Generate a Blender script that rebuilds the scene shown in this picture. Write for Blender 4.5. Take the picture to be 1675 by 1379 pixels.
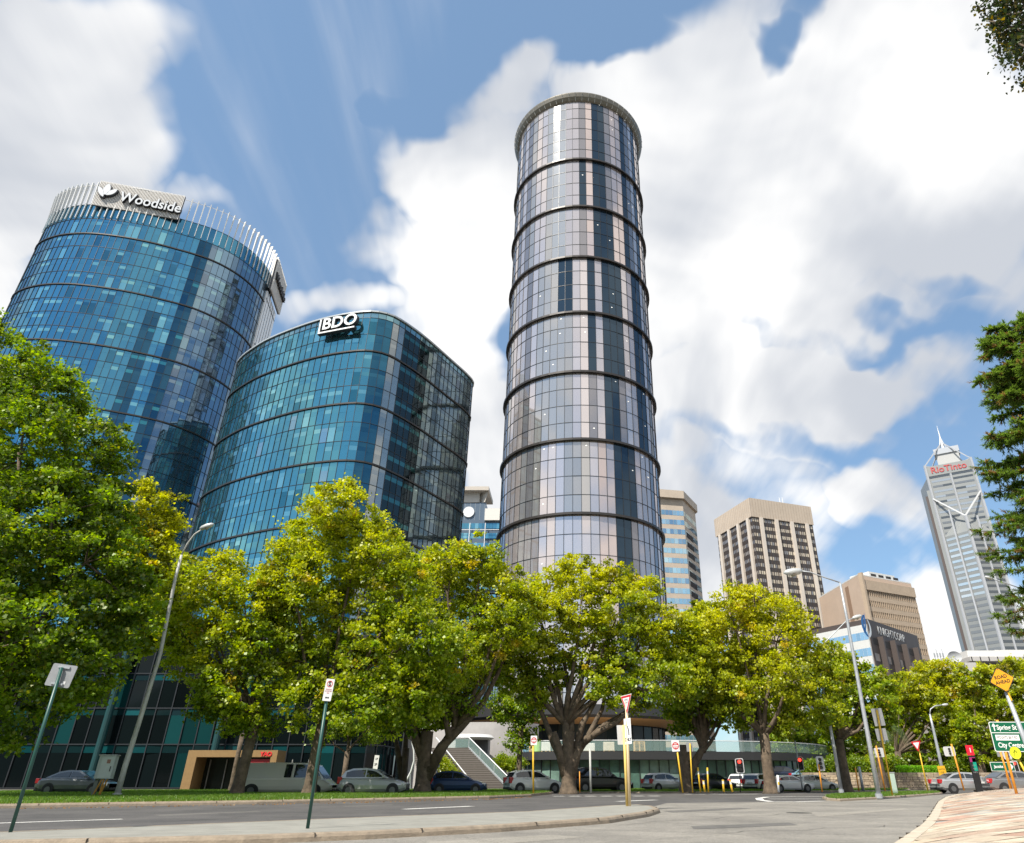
import bpy, math, random
import numpy as np
from mathutils import Vector, Matrix
from math import sin, cos, pi, atan, atan2, sqrt, radians

S = bpy.context.scene
C = S.collection
for o in list(bpy.data.objects): bpy.data.objects.remove(o)
random.seed(7); RNG = np.random.default_rng(7)

# ---------------------------------------------------------------- camera
F = 1114.0; PPX, PPY = 935.0, 690.0; PITCH = atan(585/F); CH = 1.0
cd = bpy.data.cameras.new("camera"); cam = bpy.data.objects.new("camera", cd); C.objects.link(cam)
cam.location = (0, 0, CH); cam.rotation_euler = (pi/2 + PITCH, 0, 0)
cd.sensor_fit = 'HORIZONTAL'; cd.sensor_width = 36; cd.lens = F/1675*36
cd.shift_x = -(PPX-837.5)/1675; cd.shift_y = (PPY-689.5)/1675
cd.clip_start = .1; cd.clip_end = 6000
S.camera = cam

def ray(x, y):
    a = x-PPX; b = PPY-y
    return Vector((a, F*cos(PITCH)-b*sin(PITCH), F*sin(PITCH)+b*cos(PITCH)))
def atY(x, y, Y):
    r = ray(x, y); t = Y/r.y; return Vector((r.x*t, Y, r.z*t+CH))
def atZ(x, y, H=0.0):
    r = ray(x, y); t = (H-CH)/r.z; return Vector((r.x*t, r.y*t, H))
def mpp(P):   # metres per photo pixel at P
    return (P.y*cos(PITCH)+(P.z-CH)*sin(PITCH))/F

# ---------------------------------------------------------------- world and sun
SUN_EL = radians(52); SUN_AZ = Vector((-0.62, -0.785, 0)).normalized()
sun_dir = Vector((SUN_AZ.x*cos(SUN_EL), SUN_AZ.y*cos(SUN_EL), sin(SUN_EL)))
W = bpy.data.worlds.new("World"); S.world = W; W.use_nodes = True
nt = W.node_tree; N = nt.nodes; L = nt.links; N.clear()
def nd(t, **k):
    n = N.new(t)
    for a, b in k.items(): setattr(n, a, b)
    return n
def mth(op, a, b=None, c=None, clamp=False):
    n = nd('ShaderNodeMath', operation=op, use_clamp=clamp)
    for i, v in enumerate((a, b, c)):
        if v is None: continue
        if isinstance(v, (int, float)): n.inputs[i].default_value = v
        else: L.new(v, n.inputs[i])
    return n.outputs[0]
out = nd('ShaderNodeOutputWorld'); bg = nd('ShaderNodeBackground'); L.new(bg.outputs[0], out.inputs[0])
bg.inputs[1].default_value = 0.10
sky = nd('ShaderNodeTexSky', sky_type='NISHITA'); sky.sun_disc = False
sky.sun_elevation = SUN_EL; sky.sun_rotation = atan2(sun_dir.x, sun_dir.y)
sky.air_density = 1.0; sky.dust_density = 0.6; sky.ozone_density = 2.0
tc = nd('ShaderNodeTexCoord'); P0 = tc.outputs['Generated']
sep = nd('ShaderNodeSeparateXYZ'); L.new(P0, sep.inputs[0])
zz = mth('ADD', mth('MAXIMUM', sep.outputs[2], 0.0), 0.14)
cu = mth('DIVIDE', sep.outputs[0], zz); cv = mth('DIVIDE', sep.outputs[1], zz)
plane = nd('ShaderNodeCombineXYZ'); L.new(cu, plane.inputs[0]); L.new(mth('MULTIPLY', cv, .24), plane.inputs[1])
def noise(vec, scale, detail=4, rough=.55, dist=0.0):
    n = nd('ShaderNodeTexNoise'); n.inputs['Scale'].default_value = scale; n.inputs['Detail'].default_value = detail
    n.inputs['Roughness'].default_value = rough; n.inputs['Distortion'].default_value = dist
    L.new(vec, n.inputs['Vector']); return n
n1 = noise(P0, 5.0, 4, .5); n2 = noise(plane.outputs[0], 3.2, 6, .56, .3)
off = nd('ShaderNodeVectorMath', operation='SUBTRACT'); L.new(n1.outputs['Color'], off.inputs[0]); off.inputs[1].default_value = (.5, .5, .5)
offs = nd('ShaderNodeVectorMath', operation='SCALE'); L.new(off.outputs[0], offs.inputs[0]); offs.inputs['Scale'].default_value = .27
PP = nd('ShaderNodeVectorMath', operation='ADD'); L.new(P0, PP.inputs[0]); L.new(offs.outputs[0], PP.inputs[1])
def dotn(vec):
    n = nd('ShaderNodeVectorMath', operation='DOT_PRODUCT'); L.new(PP.outputs[0], n.inputs[0]); n.inputs[1].default_value = vec
    return n.outputs['Value']
# cloud masses: photo direction of centre, half sizes, tilt, weight
BL = [(60,150,250,120,40,1.1),(40,330,170,130,70,1.0),(120,260,190,110,40,1.0),(300,330,90,40,25,.5),(-250,300,260,300,0,1.2),
      (820,120,55,90,-60,.6),(720,300,75,90,-30,.85),(810,330,110,190,0,1.0),(650,410,80,50,-10,.6),(760,470,130,150,0,.9),(560,490,70,32,0,.55),
      (870,110,60,60,0,.5),(960,150,70,55,0,.9),(1180,130,220,140,0,1.1),(1150,330,230,220,0,1.2),(1450,120,230,170,0,1.3),(1400,330,260,190,0,1.2),(1600,330,200,190,0,.9),
      (780,640,80,150,0,.9),(1130,470,150,120,0,1.0),(1140,640,120,130,0,.8),(1350,560,130,65,0,.75),(1300,650,190,105,-8,1.1),(1470,640,110,70,0,.9),(1180,800,140,90,0,.75),
      (790,800,90,150,0,1.0),(1420,820,75,52,0,.95),(1110,900,120,100,0,.8),(1560,1000,95,120,0,1.2),(1250,1000,200,90,0,.7),(1340,880,60,60,0,.35),(1900,700,160,300,0,.6),
      (430,640,90,110,0,.6),(1640,520,80,90,0,.4),
      (1270,90,40,55,20,-.8),(1330,25,80,40,10,-.8),(1020,60,80,50,0,-.5),(880,60,60,60,0,-.4),(1190,525,130,30,-8,-.75),(1410,540,90,22,-15,-.4),(1530,490,70,22,-15,-.35),(1330,740,120,30,-5,-.5),(1180,720,60,30,0,-.5),(1640,300,60,30,0,-.4),(1120,570,60,50,0,-.35),(690,200,30,60,0,-.2)]
acc = None
for (x, y, rx, ry, ang, w) in BL:
    c = ray(x, y).normalized(); ca, sa = cos(radians(ang)), sin(radians(ang))
    e1 = (ray(x+rx*ca, y-rx*sa)-ray(x-rx*ca, y+rx*sa)); e1 = (ray(x+rx*ca, y-rx*sa).normalized()-ray(x-rx*ca, y+rx*sa).normalized())*.5
    e2 = (ray(x+ry*sa, y+ry*ca).normalized()-ray(x-ry*sa, y-ry*ca).normalized())*.5
    A = e1/e1.length_squared; B = e2/e2.length_squared
    u = mth('SUBTRACT', dotn(A), c.dot(A)); v = mth('SUBTRACT', dotn(B), c.dot(B))
    q = mth('ADD', mth('MULTIPLY', u, u), mth('MULTIPLY', v, v))
    g = mth('MULTIPLY', mth('MAXIMUM', mth('SUBTRACT', 1.5, q), 0.0), w/1.5*1.2)
    acc = g if acc is None else mth('ADD', acc, g)
acc = mth('MINIMUM', acc, 1.25)
streakv = nd('ShaderNodeCombineXYZ'); L.new(cu, streakv.inputs[0]); L.new(mth('MULTIPLY', cv, .07), streakv.inputs[1])
n4 = noise(streakv.outputs[0], 13.0, 3, .55, .1)
front = mth('MULTIPLY', mth('ADD', sep.outputs[1], .12), 5.0, clamp=True)
nb = noise(plane.outputs[0], 1.6, 5, .6, .3)
back = mth('MULTIPLY', mth('SUBTRACT', nb.outputs['Fac'], .37), 4.0, clamp=True)
mass = mth('ADD', mth('MULTIPLY', acc, front), mth('MULTIPLY', back, mth('SUBTRACT', 1.0, front)))
dens = mth('ADD', mth('ADD', mass, mth('MULTIPLY', mth('SUBTRACT', n2.outputs['Fac'], .5), 1.7)), mth('MULTIPLY', mth('SUBTRACT', n4.outputs['Fac'], .5), .55))
mr = nd('ShaderNodeMapRange', interpolation_type='SMOOTHSTEP'); L.new(dens, mr.inputs[0])
mr.inputs[1].default_value = .06; mr.inputs[2].default_value = .98
n3 = noise(P0, 2.6, 4, .5, .5)
shade = nd('ShaderNodeMapRange', interpolation_type='SMOOTHSTEP')
L.new(mth('ADD', mth('MULTIPLY', n3.outputs['Fac'], .75), mth('MULTIPLY', n2.outputs['Fac'], .25)), shade.inputs[0]); shade.inputs[1].default_value = .38; shade.inputs[2].default_value = .60
ccol = nd('ShaderNodeMix', data_type='RGBA'); L.new(shade.outputs[0], ccol.inputs[0])
ccol.inputs[6].default_value = (4.5, 4.75, 5.2, 1); ccol.inputs[7].default_value = (8.0, 7.95, 7.85, 1)
# sky colour: the Nishita sky, pulled a little towards a clear mid blue
skm = nd('ShaderNodeMix', data_type='RGBA'); skm.blend_type = 'MULTIPLY'; skm.inputs[0].default_value = 1
L.new(sky.outputs[0], skm.inputs[6]); skm.inputs[7].default_value = (.92, 1.08, 1.10, 1)
hz = nd('ShaderNodeMix', data_type='RGBA'); hz.inputs[0].default_value = .35; L.new(skm.outputs[2], hz.inputs[6]); hz.inputs[7].default_value = (3.0, 4.6, 6.9, 1)
mx = nd('ShaderNodeMix', data_type='RGBA'); L.new(mr.outputs[0], mx.inputs[0]); L.new(hz.outputs[2], mx.inputs[6]); L.new(ccol.outputs[2], mx.inputs[7])
L.new(mx.outputs[2], bg.inputs[0])
W.cycles.sampling_method = 'MANUAL'; W.cycles.sample_map_resolution = 512

sd = bpy.data.lights.new("sun", 'SUN'); sd.energy = 4.9; sd.angle = radians(.6); sd.color = (1, .94, .84)
so = bpy.data.objects.new("sun", sd); C.objects.link(so); so.rotation_euler = sun_dir.to_track_quat('Z', 'Y').to_euler()
so.location = (-30, -10, 60)
S.view_settings.view_transform = 'Standard'; S.view_settings.look = 'None'; S.view_settings.gamma = 1
S.view_settings.exposure = 0.48
S.render.engine = 'CYCLES'

# ---------------------------------------------------------------- materials
MATS = {}
def mat(name, col, rough=.6, metal=0.0, spec=.5, bump=0.0, bscale=30, var=0.0, vscale=3, emit=None, alpha=1, attr=False, trans=0.0, coat=0.0):
    if name in MATS: return MATS[name]
    m = bpy.data.materials.new(name); m.use_nodes = True; t = m.node_tree; b = t.nodes['Principled BSDF']
    b.inputs['Base Color'].default_value = (*col, 1); b.inputs['Roughness'].default_value = rough
    b.inputs['Metallic'].default_value = metal; b.inputs['Specular IOR Level'].default_value = spec
    b.inputs['Coat Weight'].default_value = coat
    b.inputs['Transmission Weight'].default_value = trans
    b.inputs['Alpha'].default_value = alpha
    tcn = t.nodes.new('ShaderNodeTexCoord')
    src = None
    if attr:
        a = t.nodes.new('ShaderNodeAttribute'); a.attribute_name = 'Col'; src = a.outputs['Color']
        t.links.new(src, b.inputs['Base Color'])
    if var > 0:
        n = t.nodes.new('ShaderNodeTexNoise'); n.inputs['Scale'].default_value = vscale; n.inputs['Detail'].default_value = 6; n.inputs['Roughness'].default_value = .65
        t.links.new(tcn.outputs['Object'], n.inputs['Vector'])
        r = t.nodes.new('ShaderNodeMapRange'); r.inputs[1].default_value = .3; r.inputs[2].default_value = .7; r.inputs[3].default_value = 1-var; r.inputs[4].default_value = 1+var
        t.links.new(n.outputs['Fac'], r.inputs[0])
        mm = t.nodes.new('ShaderNodeMix'); mm.data_type = 'RGBA'; mm.blend_type = 'MULTIPLY'; mm.inputs[0].default_value = 1
        if src: t.links.new(src, mm.inputs[6])
        else: mm.inputs[6].default_value = (*col, 1)
        t.links.new(r.outputs[0], mm.inputs[7]); t.links.new(mm.outputs[2], b.inputs['Base Color'])
    if bump > 0:
        n = t.nodes.new('ShaderNodeTexNoise'); n.inputs['Scale'].default_value = bscale; n.inputs['Detail'].default_value = 5
        t.links.new(tcn.outputs['Object'], n.inputs['Vector'])
        bp = t.nodes.new('ShaderNodeBump'); bp.inputs['Strength'].default_value = bump; bp.inputs['Distance'].default_value = .05
        t.links.new(n.outputs['Fac'], bp.inputs['Height']); t.links.new(bp.outputs[0], b.inputs['Normal'])
    if emit: b.inputs['Emission Color'].default_value = (*emit[:3], 1); b.inputs['Emission Strength'].default_value = emit[3]
    MATS[name] = m; return m

def asphalt(name, c1, c2, speck):
    m = bpy.data.materials.new(name); m.use_nodes = True; t = m.node_tree; b = t.nodes['Principled BSDF']
    b.inputs['Roughness'].default_value = .85
    tcn = t.nodes.new('ShaderNodeTexCoord'); 
    def nz(s, d=4):
        n = t.nodes.new('ShaderNodeTexNoise'); n.inputs['Scale'].default_value = s; n.inputs['Detail'].default_value = d; n.inputs['Roughness'].default_value = .7
        t.links.new(tcn.outputs['Object'], n.inputs['Vector']); return n
    a = nz(.35, 6); f = nz(60, 2); g = nz(9, 3)
    m1 = t.nodes.new('ShaderNodeMix'); m1.data_type = 'RGBA'; m1.inputs[6].default_value = (*c1, 1); m1.inputs[7].default_value = (*c2, 1)
    r = t.nodes.new('ShaderNodeMapRange'); r.inputs[1].default_value = .35; r.inputs[2].default_value = .65; t.links.new(a.outputs['Fac'], r.inputs[0]); t.links.new(r.outputs[0], m1.inputs[0])
    r2 = t.nodes.new('ShaderNodeMapRange'); r2.inputs[1].default_value = .35; r2.inputs[2].default_value = .65; r2.inputs[3].default_value = 1-speck; r2.inputs[4].default_value = 1+speck
    t.links.new(f.outputs['Fac'], r2.inputs[0])
    r3 = t.nodes.new('ShaderNodeMapRange'); r3.inputs[1].default_value = .35; r3.inputs[2].default_value = .65; r3.inputs[3].default_value = .88; r3.inputs[4].default_value = 1.12
    t.links.new(g.outputs['Fac'], r3.inputs[0])
    mu = t.nodes.new('ShaderNodeMath'); mu.operation = 'MULTIPLY'; t.links.new(r2.outputs[0], mu.inputs[0]); t.links.new(r3.outputs[0], mu.inputs[1])
    # fine cracks
    vo = t.nodes.new('ShaderNodeTexVoronoi'); vo.feature = 'DISTANCE_TO_EDGE'; vo.inputs['Scale'].default_value = .22
    wa = t.nodes.new('ShaderNodeVectorMath'); wa.operation = 'ADD'; t.links.new(tcn.outputs['Object'], wa.inputs[0]); t.links.new(g.outputs['Color'], wa.inputs[1]); t.links.new(wa.outputs[0], vo.inputs['Vector'])
    cr = t.nodes.new('ShaderNodeMapRange'); cr.inputs[1].default_value = .0; cr.inputs[2].default_value = .012; cr.inputs[3].default_value = .62; cr.inputs[4].default_value = 1; t.links.new(vo.outputs['Distance'], cr.inputs[0])
    mu2 = t.nodes.new('ShaderNodeMath'); mu2.operation = 'MULTIPLY'; t.links.new(mu.outputs[0], mu2.inputs[0]); t.links.new(cr.outputs[0], mu2.inputs[1])
    m2 = t.nodes.new('ShaderNodeMix'); m2.data_type = 'RGBA'; m2.blend_type = 'MULTIPLY'; m2.inputs[0].default_value = 1
    t.links.new(m1.outputs[2], m2.inputs[6]); t.links.new(mu2.outputs[0], m2.inputs[7]); t.links.new(m2.outputs[2], b.inputs['Base Color'])
    bp = t.nodes.new('ShaderNodeBump'); bp.inputs['Strength'].default_value = .5; bp.inputs['Distance'].default_value = .01
    t.links.new(f.outputs['Fac'], bp.inputs['Height']); t.links.new(bp.outputs[0], b.inputs['Normal'])
    MATS[name] = m; return m

def leafmat(name):
    m = bpy.data.materials.new(name); m.use_nodes = True; t = m.node_tree; t.nodes.clear()
    o = t.nodes.new('ShaderNodeOutputMaterial'); a = t.nodes.new('ShaderNodeAttribute'); a.attribute_name = 'Col'
    d = t.nodes.new('ShaderNodeBsdfDiffuse'); tr = t.nodes.new('ShaderNodeBsdfTranslucent'); g = t.nodes.new('ShaderNodeBsdfGlossy'); g.inputs['Roughness'].default_value = .45
    g.inputs['Color'].default_value = (.8, .85, .7, 1)
    m1 = t.nodes.new('ShaderNodeMixShader'); m1.inputs[0].default_value = .48; m2 = t.nodes.new('ShaderNodeMixShader'); m2.inputs[0].default_value = .045
    hs = t.nodes.new('ShaderNodeHueSaturation'); hs.inputs['Value'].default_value = 1.7; hs.inputs['Saturation'].default_value = 1.1
    t.links.new(a.outputs['Color'], d.inputs['Color']); t.links.new(a.outputs['Color'], hs.inputs['Color']); t.links.new(hs.outputs[0], tr.inputs['Color'])
    t.links.new(d.outputs[0], m1.inputs[1]); t.links.new(tr.outputs[0], m1.inputs[2]); t.links.new(m1.outputs[0], m2.inputs[1]); t.links.new(g.outputs[0], m2.inputs[2])
    t.links.new(m2.outputs[0], o.inputs[0]); MATS[name] = m; return m
LEAF = leafmat('leaf_green')
BARK = mat('plane_tree_bark', (.115, .085, .058), .9, bump=.8, bscale=9, var=.55, vscale=2.2)
GLASS = mat('tinted_facade_glass', (.3, .3, .3), .035, metal=.86, spec=.6, attr=True)
GLASSD = mat('dark_facade_glass', (.02, .03, .035), .06, metal=.0, spec=.16, attr=True)
GLASST = mat('bronze_facade_glass', (.3, .3, .3), .045, metal=.66, spec=.6, attr=True)
MULL = mat('dark_mullion', (.025, .028, .032), .4)
LEDGE = mat('bronze_ledge', (.045, .04, .037), .4, metal=.3)
WHITEM = mat('white_painted_metal', (.72, .73, .74), .45, var=.06)
GALV = mat('galvanised_steel', (.42, .44, .46), .45, metal=.35, var=.15, vscale=6)
CONC = mat('kerb_concrete', (.27, .215, .155), .85, bump=.3, var=.22, vscale=5)
CONCL = mat('island_concrete', (.27, .26, .225), .85, bump=.4, bscale=60, var=.16, vscale=1.5)
YEL = mat('yellow_pole_paint', (.75, .46, .03), .5, var=.12, vscale=8)
GREENP = mat('dark_green_pole_paint', (.015, .075, .06), .4, var=.1)
BLACK = mat('black_plastic', (.012, .012, .013), .5)
RED = mat('sign_red', (.55, .02, .03), .4)
SWHITE = mat('sign_white', (.78, .78, .77), .4)
SBACK = mat('sign_aluminium_back', (.30, .31, .32), .5, metal=.25, var=.1, vscale=6)
SGREEN = mat('sign_green', (.0, .11, .05), .4)

# ---------------------------------------------------------------- mesh helpers
class MB:
    def __init__(s): s.v = []; s.f = []; s.c = []; s.m = []
    def face(s, pts, col=None, mi=0):
        n = len(s.v); s.v += [tuple(p) for p in pts]; s.f.append(tuple(range(n, n+len(pts)))); s.c.append(col); s.m.append(mi)
    def box(s, x0, x1, y0, y1, z0, z1, M=None, col=None, mi=0):
        p = [Vector((x, y, z)) for z in (z0, z1) for y in (y0, y1) for x in (x0, x1)]
        if M is not None: p = [M @ q for q in p]
        n = len(s.v); s.v += [tuple(q) for q in p]
        for f in ((0,2,3,1),(4,5,7,6),(0,1,5,4),(2,6,7,3),(0,4,6,2),(1,3,7,5)):
            s.f.append(tuple(n+i for i in f)); s.c.append(col); s.m.append(mi)
    def beam(s, a, b, w, h=None, col=None, up=Vector((0,0,1))):
        a = Vector(a); b = Vector(b); d = (b-a); l = d.length; d.normalize(); h = h or w
        u = d.cross(up); 
        if u.length < 1e-4: u = Vector((1,0,0))
        u.normalize(); v = u.cross(d).normalized()
        M = Matrix.Translation(a) @ Matrix((( u.x, d.x, v.x, 0),(u.y, d.y, v.y, 0),(u.z, d.z, v.z, 0),(0,0,0,1)))
        s.box(-w/2, w/2, 0, l, -h/2, h/2, M, col)
    def tube(s, pts, rad, n=8, cap=True, col=None):
        pts = [Vector(p) for p in pts]; k = len(pts)
        if isinstance(rad, (int, float)): rad = [rad]*k
        base = len(s.v); pu = None
        for i, p in enumerate(pts):
            t = (pts[min(i+1, k-1)]-pts[max(i-1, 0)]).normalized()
            u = (pu - t*pu.dot(t)) if pu is not None else t.cross(Vector((0, 0, 1)) if abs(t.z) < .9 else Vector((1, 0, 0)))
            if u.length < 1e-5: u = t.orthogonal()
            u.normalize(); pu = u; v = t.cross(u)
            for j in range(n):
                a = 2*pi*j/n; s.v.append(tuple(p+(u*cos(a)+v*sin(a))*rad[i]))
        for i in range(k-1):
            for j in range(n):
                a = base+i*n+j; b = base+i*n+(j+1) % n; s.f.append((a, b, b+n, a+n)); s.c.append(col); s.m.append(0)
        if cap:
            s.f.append(tuple(base+j for j in reversed(range(n)))); s.c.append(col); s.m.append(0)
            s.f.append(tuple(base+(k-1)*n+j for j in range(n))); s.c.append(col); s.m.append(0)
    def prism(s, poly, z0, z1, col=None, mi=0, bottom=True):
        n = len(s.v); k = len(poly)
        for z in (z0, z1): s.v += [(p[0], p[1], z) for p in poly]
        for i in range(k):
            j = (i+1) % k; s.f.append((n+i, n+j, n+k+j, n+k+i)); s.c.append(col); s.m.append(mi)
        s.f.append(tuple(n+k+i for i in range(k))); s.c.append(col); s.m.append(mi)
        if bottom: s.f.append(tuple(n+i for i in reversed(range(k)))); s.c.append(col); s.m.append(mi)
    def cyl(s, c, axis, r, l, n=16, col=None, r2=None):
        a = Vector(axis).normalized(); s.tube([Vector(c)-a*l/2, Vector(c)+a*l/2], [r, r if r2 is None else r2], n, True, col)
    def build(s, name, m, parent=None, smooth=False, label=None, kind=None, bevel=0):
        me = bpy.data.meshes.new(name)
        off = Vector(parent.location) if parent is not None and parent.get('_w') else Vector((0, 0, 0))
        V = np.array(s.v, dtype=float) - np.array(off) if s.v else np.zeros((0, 3))
        me.from_pydata([tuple(x) for x in V.tolist()], [], s.f)
        for mm in (m if isinstance(m, (list, tuple)) else [m]): me.materials.append(mm)
        if any(s.m): me.polygons.foreach_set('material_index', s.m)
        if any(c is not None for c in s.c):
            at = me.color_attributes.new('Col', 'FLOAT_COLOR', 'CORNER'); arr = []
            for f, c in zip(s.f, s.c):
                arr += list((*(c or (.5, .5, .5)), 1))*len(f)
            at.data.foreach_set('color', arr)
        if smooth: me.shade_smooth() if smooth is True else me.shade_auto_smooth(angle=smooth) if hasattr(me, 'shade_auto_smooth') else me.shade_smooth()
        me.update()
        o = bpy.data.objects.new(name, me); C.objects.link(o)
        if parent is not None: o.parent = parent
        if label: o['label'] = label
        if kind: o['kind'] = kind
        if bevel:
            b = o.modifiers.new('bevel', 'BEVEL'); b.width = bevel; b.segments = 2; b.limit_method = 'ANGLE'
        return o

def thing(name, label, cat, loc=(0, 0, 0), rz=0, group=None, world=True):
    o = bpy.data.objects.new(name, None); C.objects.link(o); o.location = loc; o.rotation_euler = (0, 0, rz); o.empty_display_size = .3
    o['label'] = label; o['category'] = cat
    if group: o['group'] = group
    if world: o['_w'] = 1
    return o
def tag(o, label=None, cat=None, group=None, kind=None):
    if label: o['label'] = label
    if cat: o['category'] = cat
    if group: o['group'] = group
    if kind: o['kind'] = kind
    return o
def frame(origin, u, v):
    u = Vector(u).normalized(); v = Vector(v); v = (v-u*v.dot(u)).normalized(); n = u.cross(v)
    return Matrix.Translation(origin) @ Matrix(((u.x, v.x, n.x, 0), (u.y, v.y, n.y, 0), (u.z, v.z, n.z, 0), (0, 0, 0, 1)))
def text(s, size, M, m, parent, name='lettering', depth=.01, align='CENTER', bold=0.0, sx=1.0, shear=0, font=None):
    cu = bpy.data.curves.new(name, 'FONT'); cu.body = s; cu.size = size; cu.extrude = depth; cu.align_x = align; cu.align_y = 'CENTER'; cu.offset = bold; cu.shear = shear
    cu.resolution_u = 3
    o = bpy.data.objects.new('tmp', cu); C.objects.link(o)
    dg = bpy.context.evaluated_depsgraph_get(); me = bpy.data.meshes.new_from_object(o.evaluated_get(dg))
    bpy.data.objects.remove(o); bpy.data.curves.remove(cu)
    off = Vector(parent.location) if parent is not None and parent.get('_w') else Vector((0, 0, 0))
    me.transform(Matrix.Translation(-off) @ M @ Matrix.Diagonal((sx, 1, 1, 1))); me.materials.clear(); me.materials.append(m); me.name = name
    ob = bpy.data.objects.new(name, me); C.objects.link(ob)
    if parent is not None: ob.parent = parent
    return ob
def catmull(pts, n=8):
    pts = [Vector(p) for p in pts]; r = []
    for i in range(len(pts)-1):
        p0 = pts[max(i-1, 0)]; p1 = pts[i]; p2 = pts[i+1]; p3 = pts[min(i+2, len(pts)-1)]
        for k in range(n):
            t = k/n; r.append(.5*((2*p1)+(p2-p0)*t+(2*p0-5*p1+4*p2-p3)*t*t+(3*p1-p0-3*p2+p3)*t**3))
    r.append(pts[-1]); return r
def resample(pts, step):
    P = [Vector((p[0], p[1])) for p in pts]; d = [0]
    for a, b in zip(P, P[1:]): d.append(d[-1]+(b-a).length)
    n = max(1, round(d[-1]/step)); o = []
    for k in range(n+1):
        s = d[-1]*k/n; i = int(np.searchsorted(d, s, side='right'))-1; i = min(i, len(P)-2)
        t = (s-d[i])/(d[i+1]-d[i]); o.append(P[i].lerp(P[i+1], t))
    return o

# ---------------------------------------------------------------- ground, roads, verges
ROAD = asphalt('dark_asphalt', (.062, .058, .056), (.108, .100, .094), .30)
SLIP = asphalt('pale_asphalt', (.165, .152, .132), (.275, .252, .215), .42)
GRD = mat('city_ground', (.10, .09, .075), .9, var=.3, vscale=.2)
g = MB(); g.face([(-2500, -1500, -.02), (2500, -1500, -.02), (2500, 3000, -.02), (-2500, 3000, -.02)]); g.build('ground', GRD, kind='structure')
g = MB(); g.face([(-120, 2, 0), (140, 2, 0), (140, 78, 0), (-120, 78, 0)]); g.build('road', ROAD, kind='structure')
def G(x, y, z=0): return atZ(x, y, z)
g = MB()
sp = [G(-700, 1379), G(0, 1368), G(500, 1353), G(900, 1335), G(1060, 1322), G(1090, 1314), G(1200, 1312.5), G(1345, 1310), G(1450, 1306), G(1560, 1299), G(1700, 1296)]
sp = [(p.x, p.y, .004) for p in sp] + [(60, 3, .004), (-60, 3, .004)]
g.face(sp[::-1]); g.build('slip_road', SLIP, kind='structure')

def inset(poly, d):
    n = len(poly); r = []
    for i in range(n):
        a, b, c = Vector(poly[i-1][:2]), Vector(poly[i][:2]), Vector(poly[(i+1) % n][:2])
        e1 = (b-a).normalized(); e2 = (c-b).normalized(); n1 = Vector((-e1.y, e1.x)); n2 = Vector((-e2.y, e2.x))
        m = (n1+n2); m = m/ max(m.length_squared, .3)*2*1 if m.length > 1e-6 else n1
        k = d/max(.35, (n1.dot(m.normalized()))); r.append(b+m.normalized()*k)
    return r
def raised(name, poly, h, kw, topmat, topname, drop=.01, kmat=CONC):
    area = sum(poly[i-1][0]*poly[i][1]-poly[i][0]*poly[i-1][1] for i in range(len(poly)))
    if area < 0: poly = poly[::-1]
    poly = [Vector(p[:2]) for p in poly]
    rings = [(poly, 0), (inset(poly, .015), h*.55), (inset(poly, .05), h*.88), (inset(poly, .10), h), (inset(poly, kw), h), (inset(poly, kw+.01), h-drop-.02)]
    k = MB(); n = len(poly)
    for (a, za), (b, zb) in zip(rings, rings[1:]):
        for i in range(n):
            j = (i+1) % n; k.face([(*a[i], za), (*a[j], za), (*b[j], zb), (*b[i], zb)])
    k.build('kerb', kmat, kind='structure')
    jn = MB(); acc_ = 0; D_ = mat('kerb_joint', (.05, .04, .03), .9)
    for i in range(n):
        a, c = poly[i], poly[(i+1) % n]; L_ = (c-a).length
        if L_ < .2 or L_ > 200: continue
        t = (c-a)/L_; nn_ = Vector((-t.y, t.x)); s_ = 1.2
        while s_ < L_:
            p = a+t*s_
            if abs(p.x) < 40 and p.y < 60: jn.beam((p.x+nn_.x*.012, p.y+nn_.y*.012, h*.5), (p.x+nn_.x*kw, p.y+nn_.y*kw, h*.5), .012, h*1.0+.002)
            s_ += 2.4
    jn.build('kerb_joints', D_, kind='structure')
    t = MB(); q = inset(poly, kw-.03); t.face([(*p, h-drop) for p in q]); t.build(topname, topmat, kind='structure'); return q
isl_far = [(-900, 1376), (-300, 1370), (0, 1360), (200, 1352), (400, 1344), (650, 1334), (854, 1327), (997, 1317), (1045, 1315.5)]
isl_near = [(1070, 1318), (1080, 1322), (1062, 1327.5), (997, 1337), (820, 1349), (600, 1359.5), (400, 1366.5), (0, 1375), (-300, 1380), (-900, 1392)]
ip = [G(x, y, .14) for x, y in isl_far+isl_near]
raised('island', ip, .14, .22, CONCL, 'traffic_island', .004)

GRASSM = mat('grass_soil', (.085, .13, .022), .9, var=.35, vscale=1.5, bump=.5)
DIRT = mat('dry_verge_soil', (.30, .22, .13), .9, var=.25, vscale=3)
vf = [(-500, 1331), (-200, 1326), (0, 1322.5), (200, 1319), (420, 1315.5), (640, 1310.5), (800, 1306.5), (870, 1303), (900, 1299.5)]
vb = [(908, 1297.5), (895, 1295.5), (860, 1294.6), (600, 1295), (300, 1296), (0, 1297), (-500, 1297)]
vp = [G(x, y, .0) for x, y in vf+vb]
gq1 = raised('verge', vp, .15, .2, GRASSM, 'grass_verge', 0)
v2 = [(908, 1297.8), (1000, 1297.6), (1115, 1297.6), (1250, 1296.6), (1350, 1295.6), (1480, 1294.6), (1490, 1292.6), (1350, 1292.2), (1115, 1292.6), (930, 1292.6)]
gq2 = raised('verge', [G(x, y, 0) for x, y in v2], .12, .2, GRASSM, 'grass_verge', 0)
v3 = [(1345, 1306.5), (1352, 1309.5), (1375, 1311), (1440, 1307.5), (1500, 1303), (1540, 1299.6), (1545, 1296.8), (1480, 1298.3), (1400, 1301.2), (1356, 1303.4)]
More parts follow.
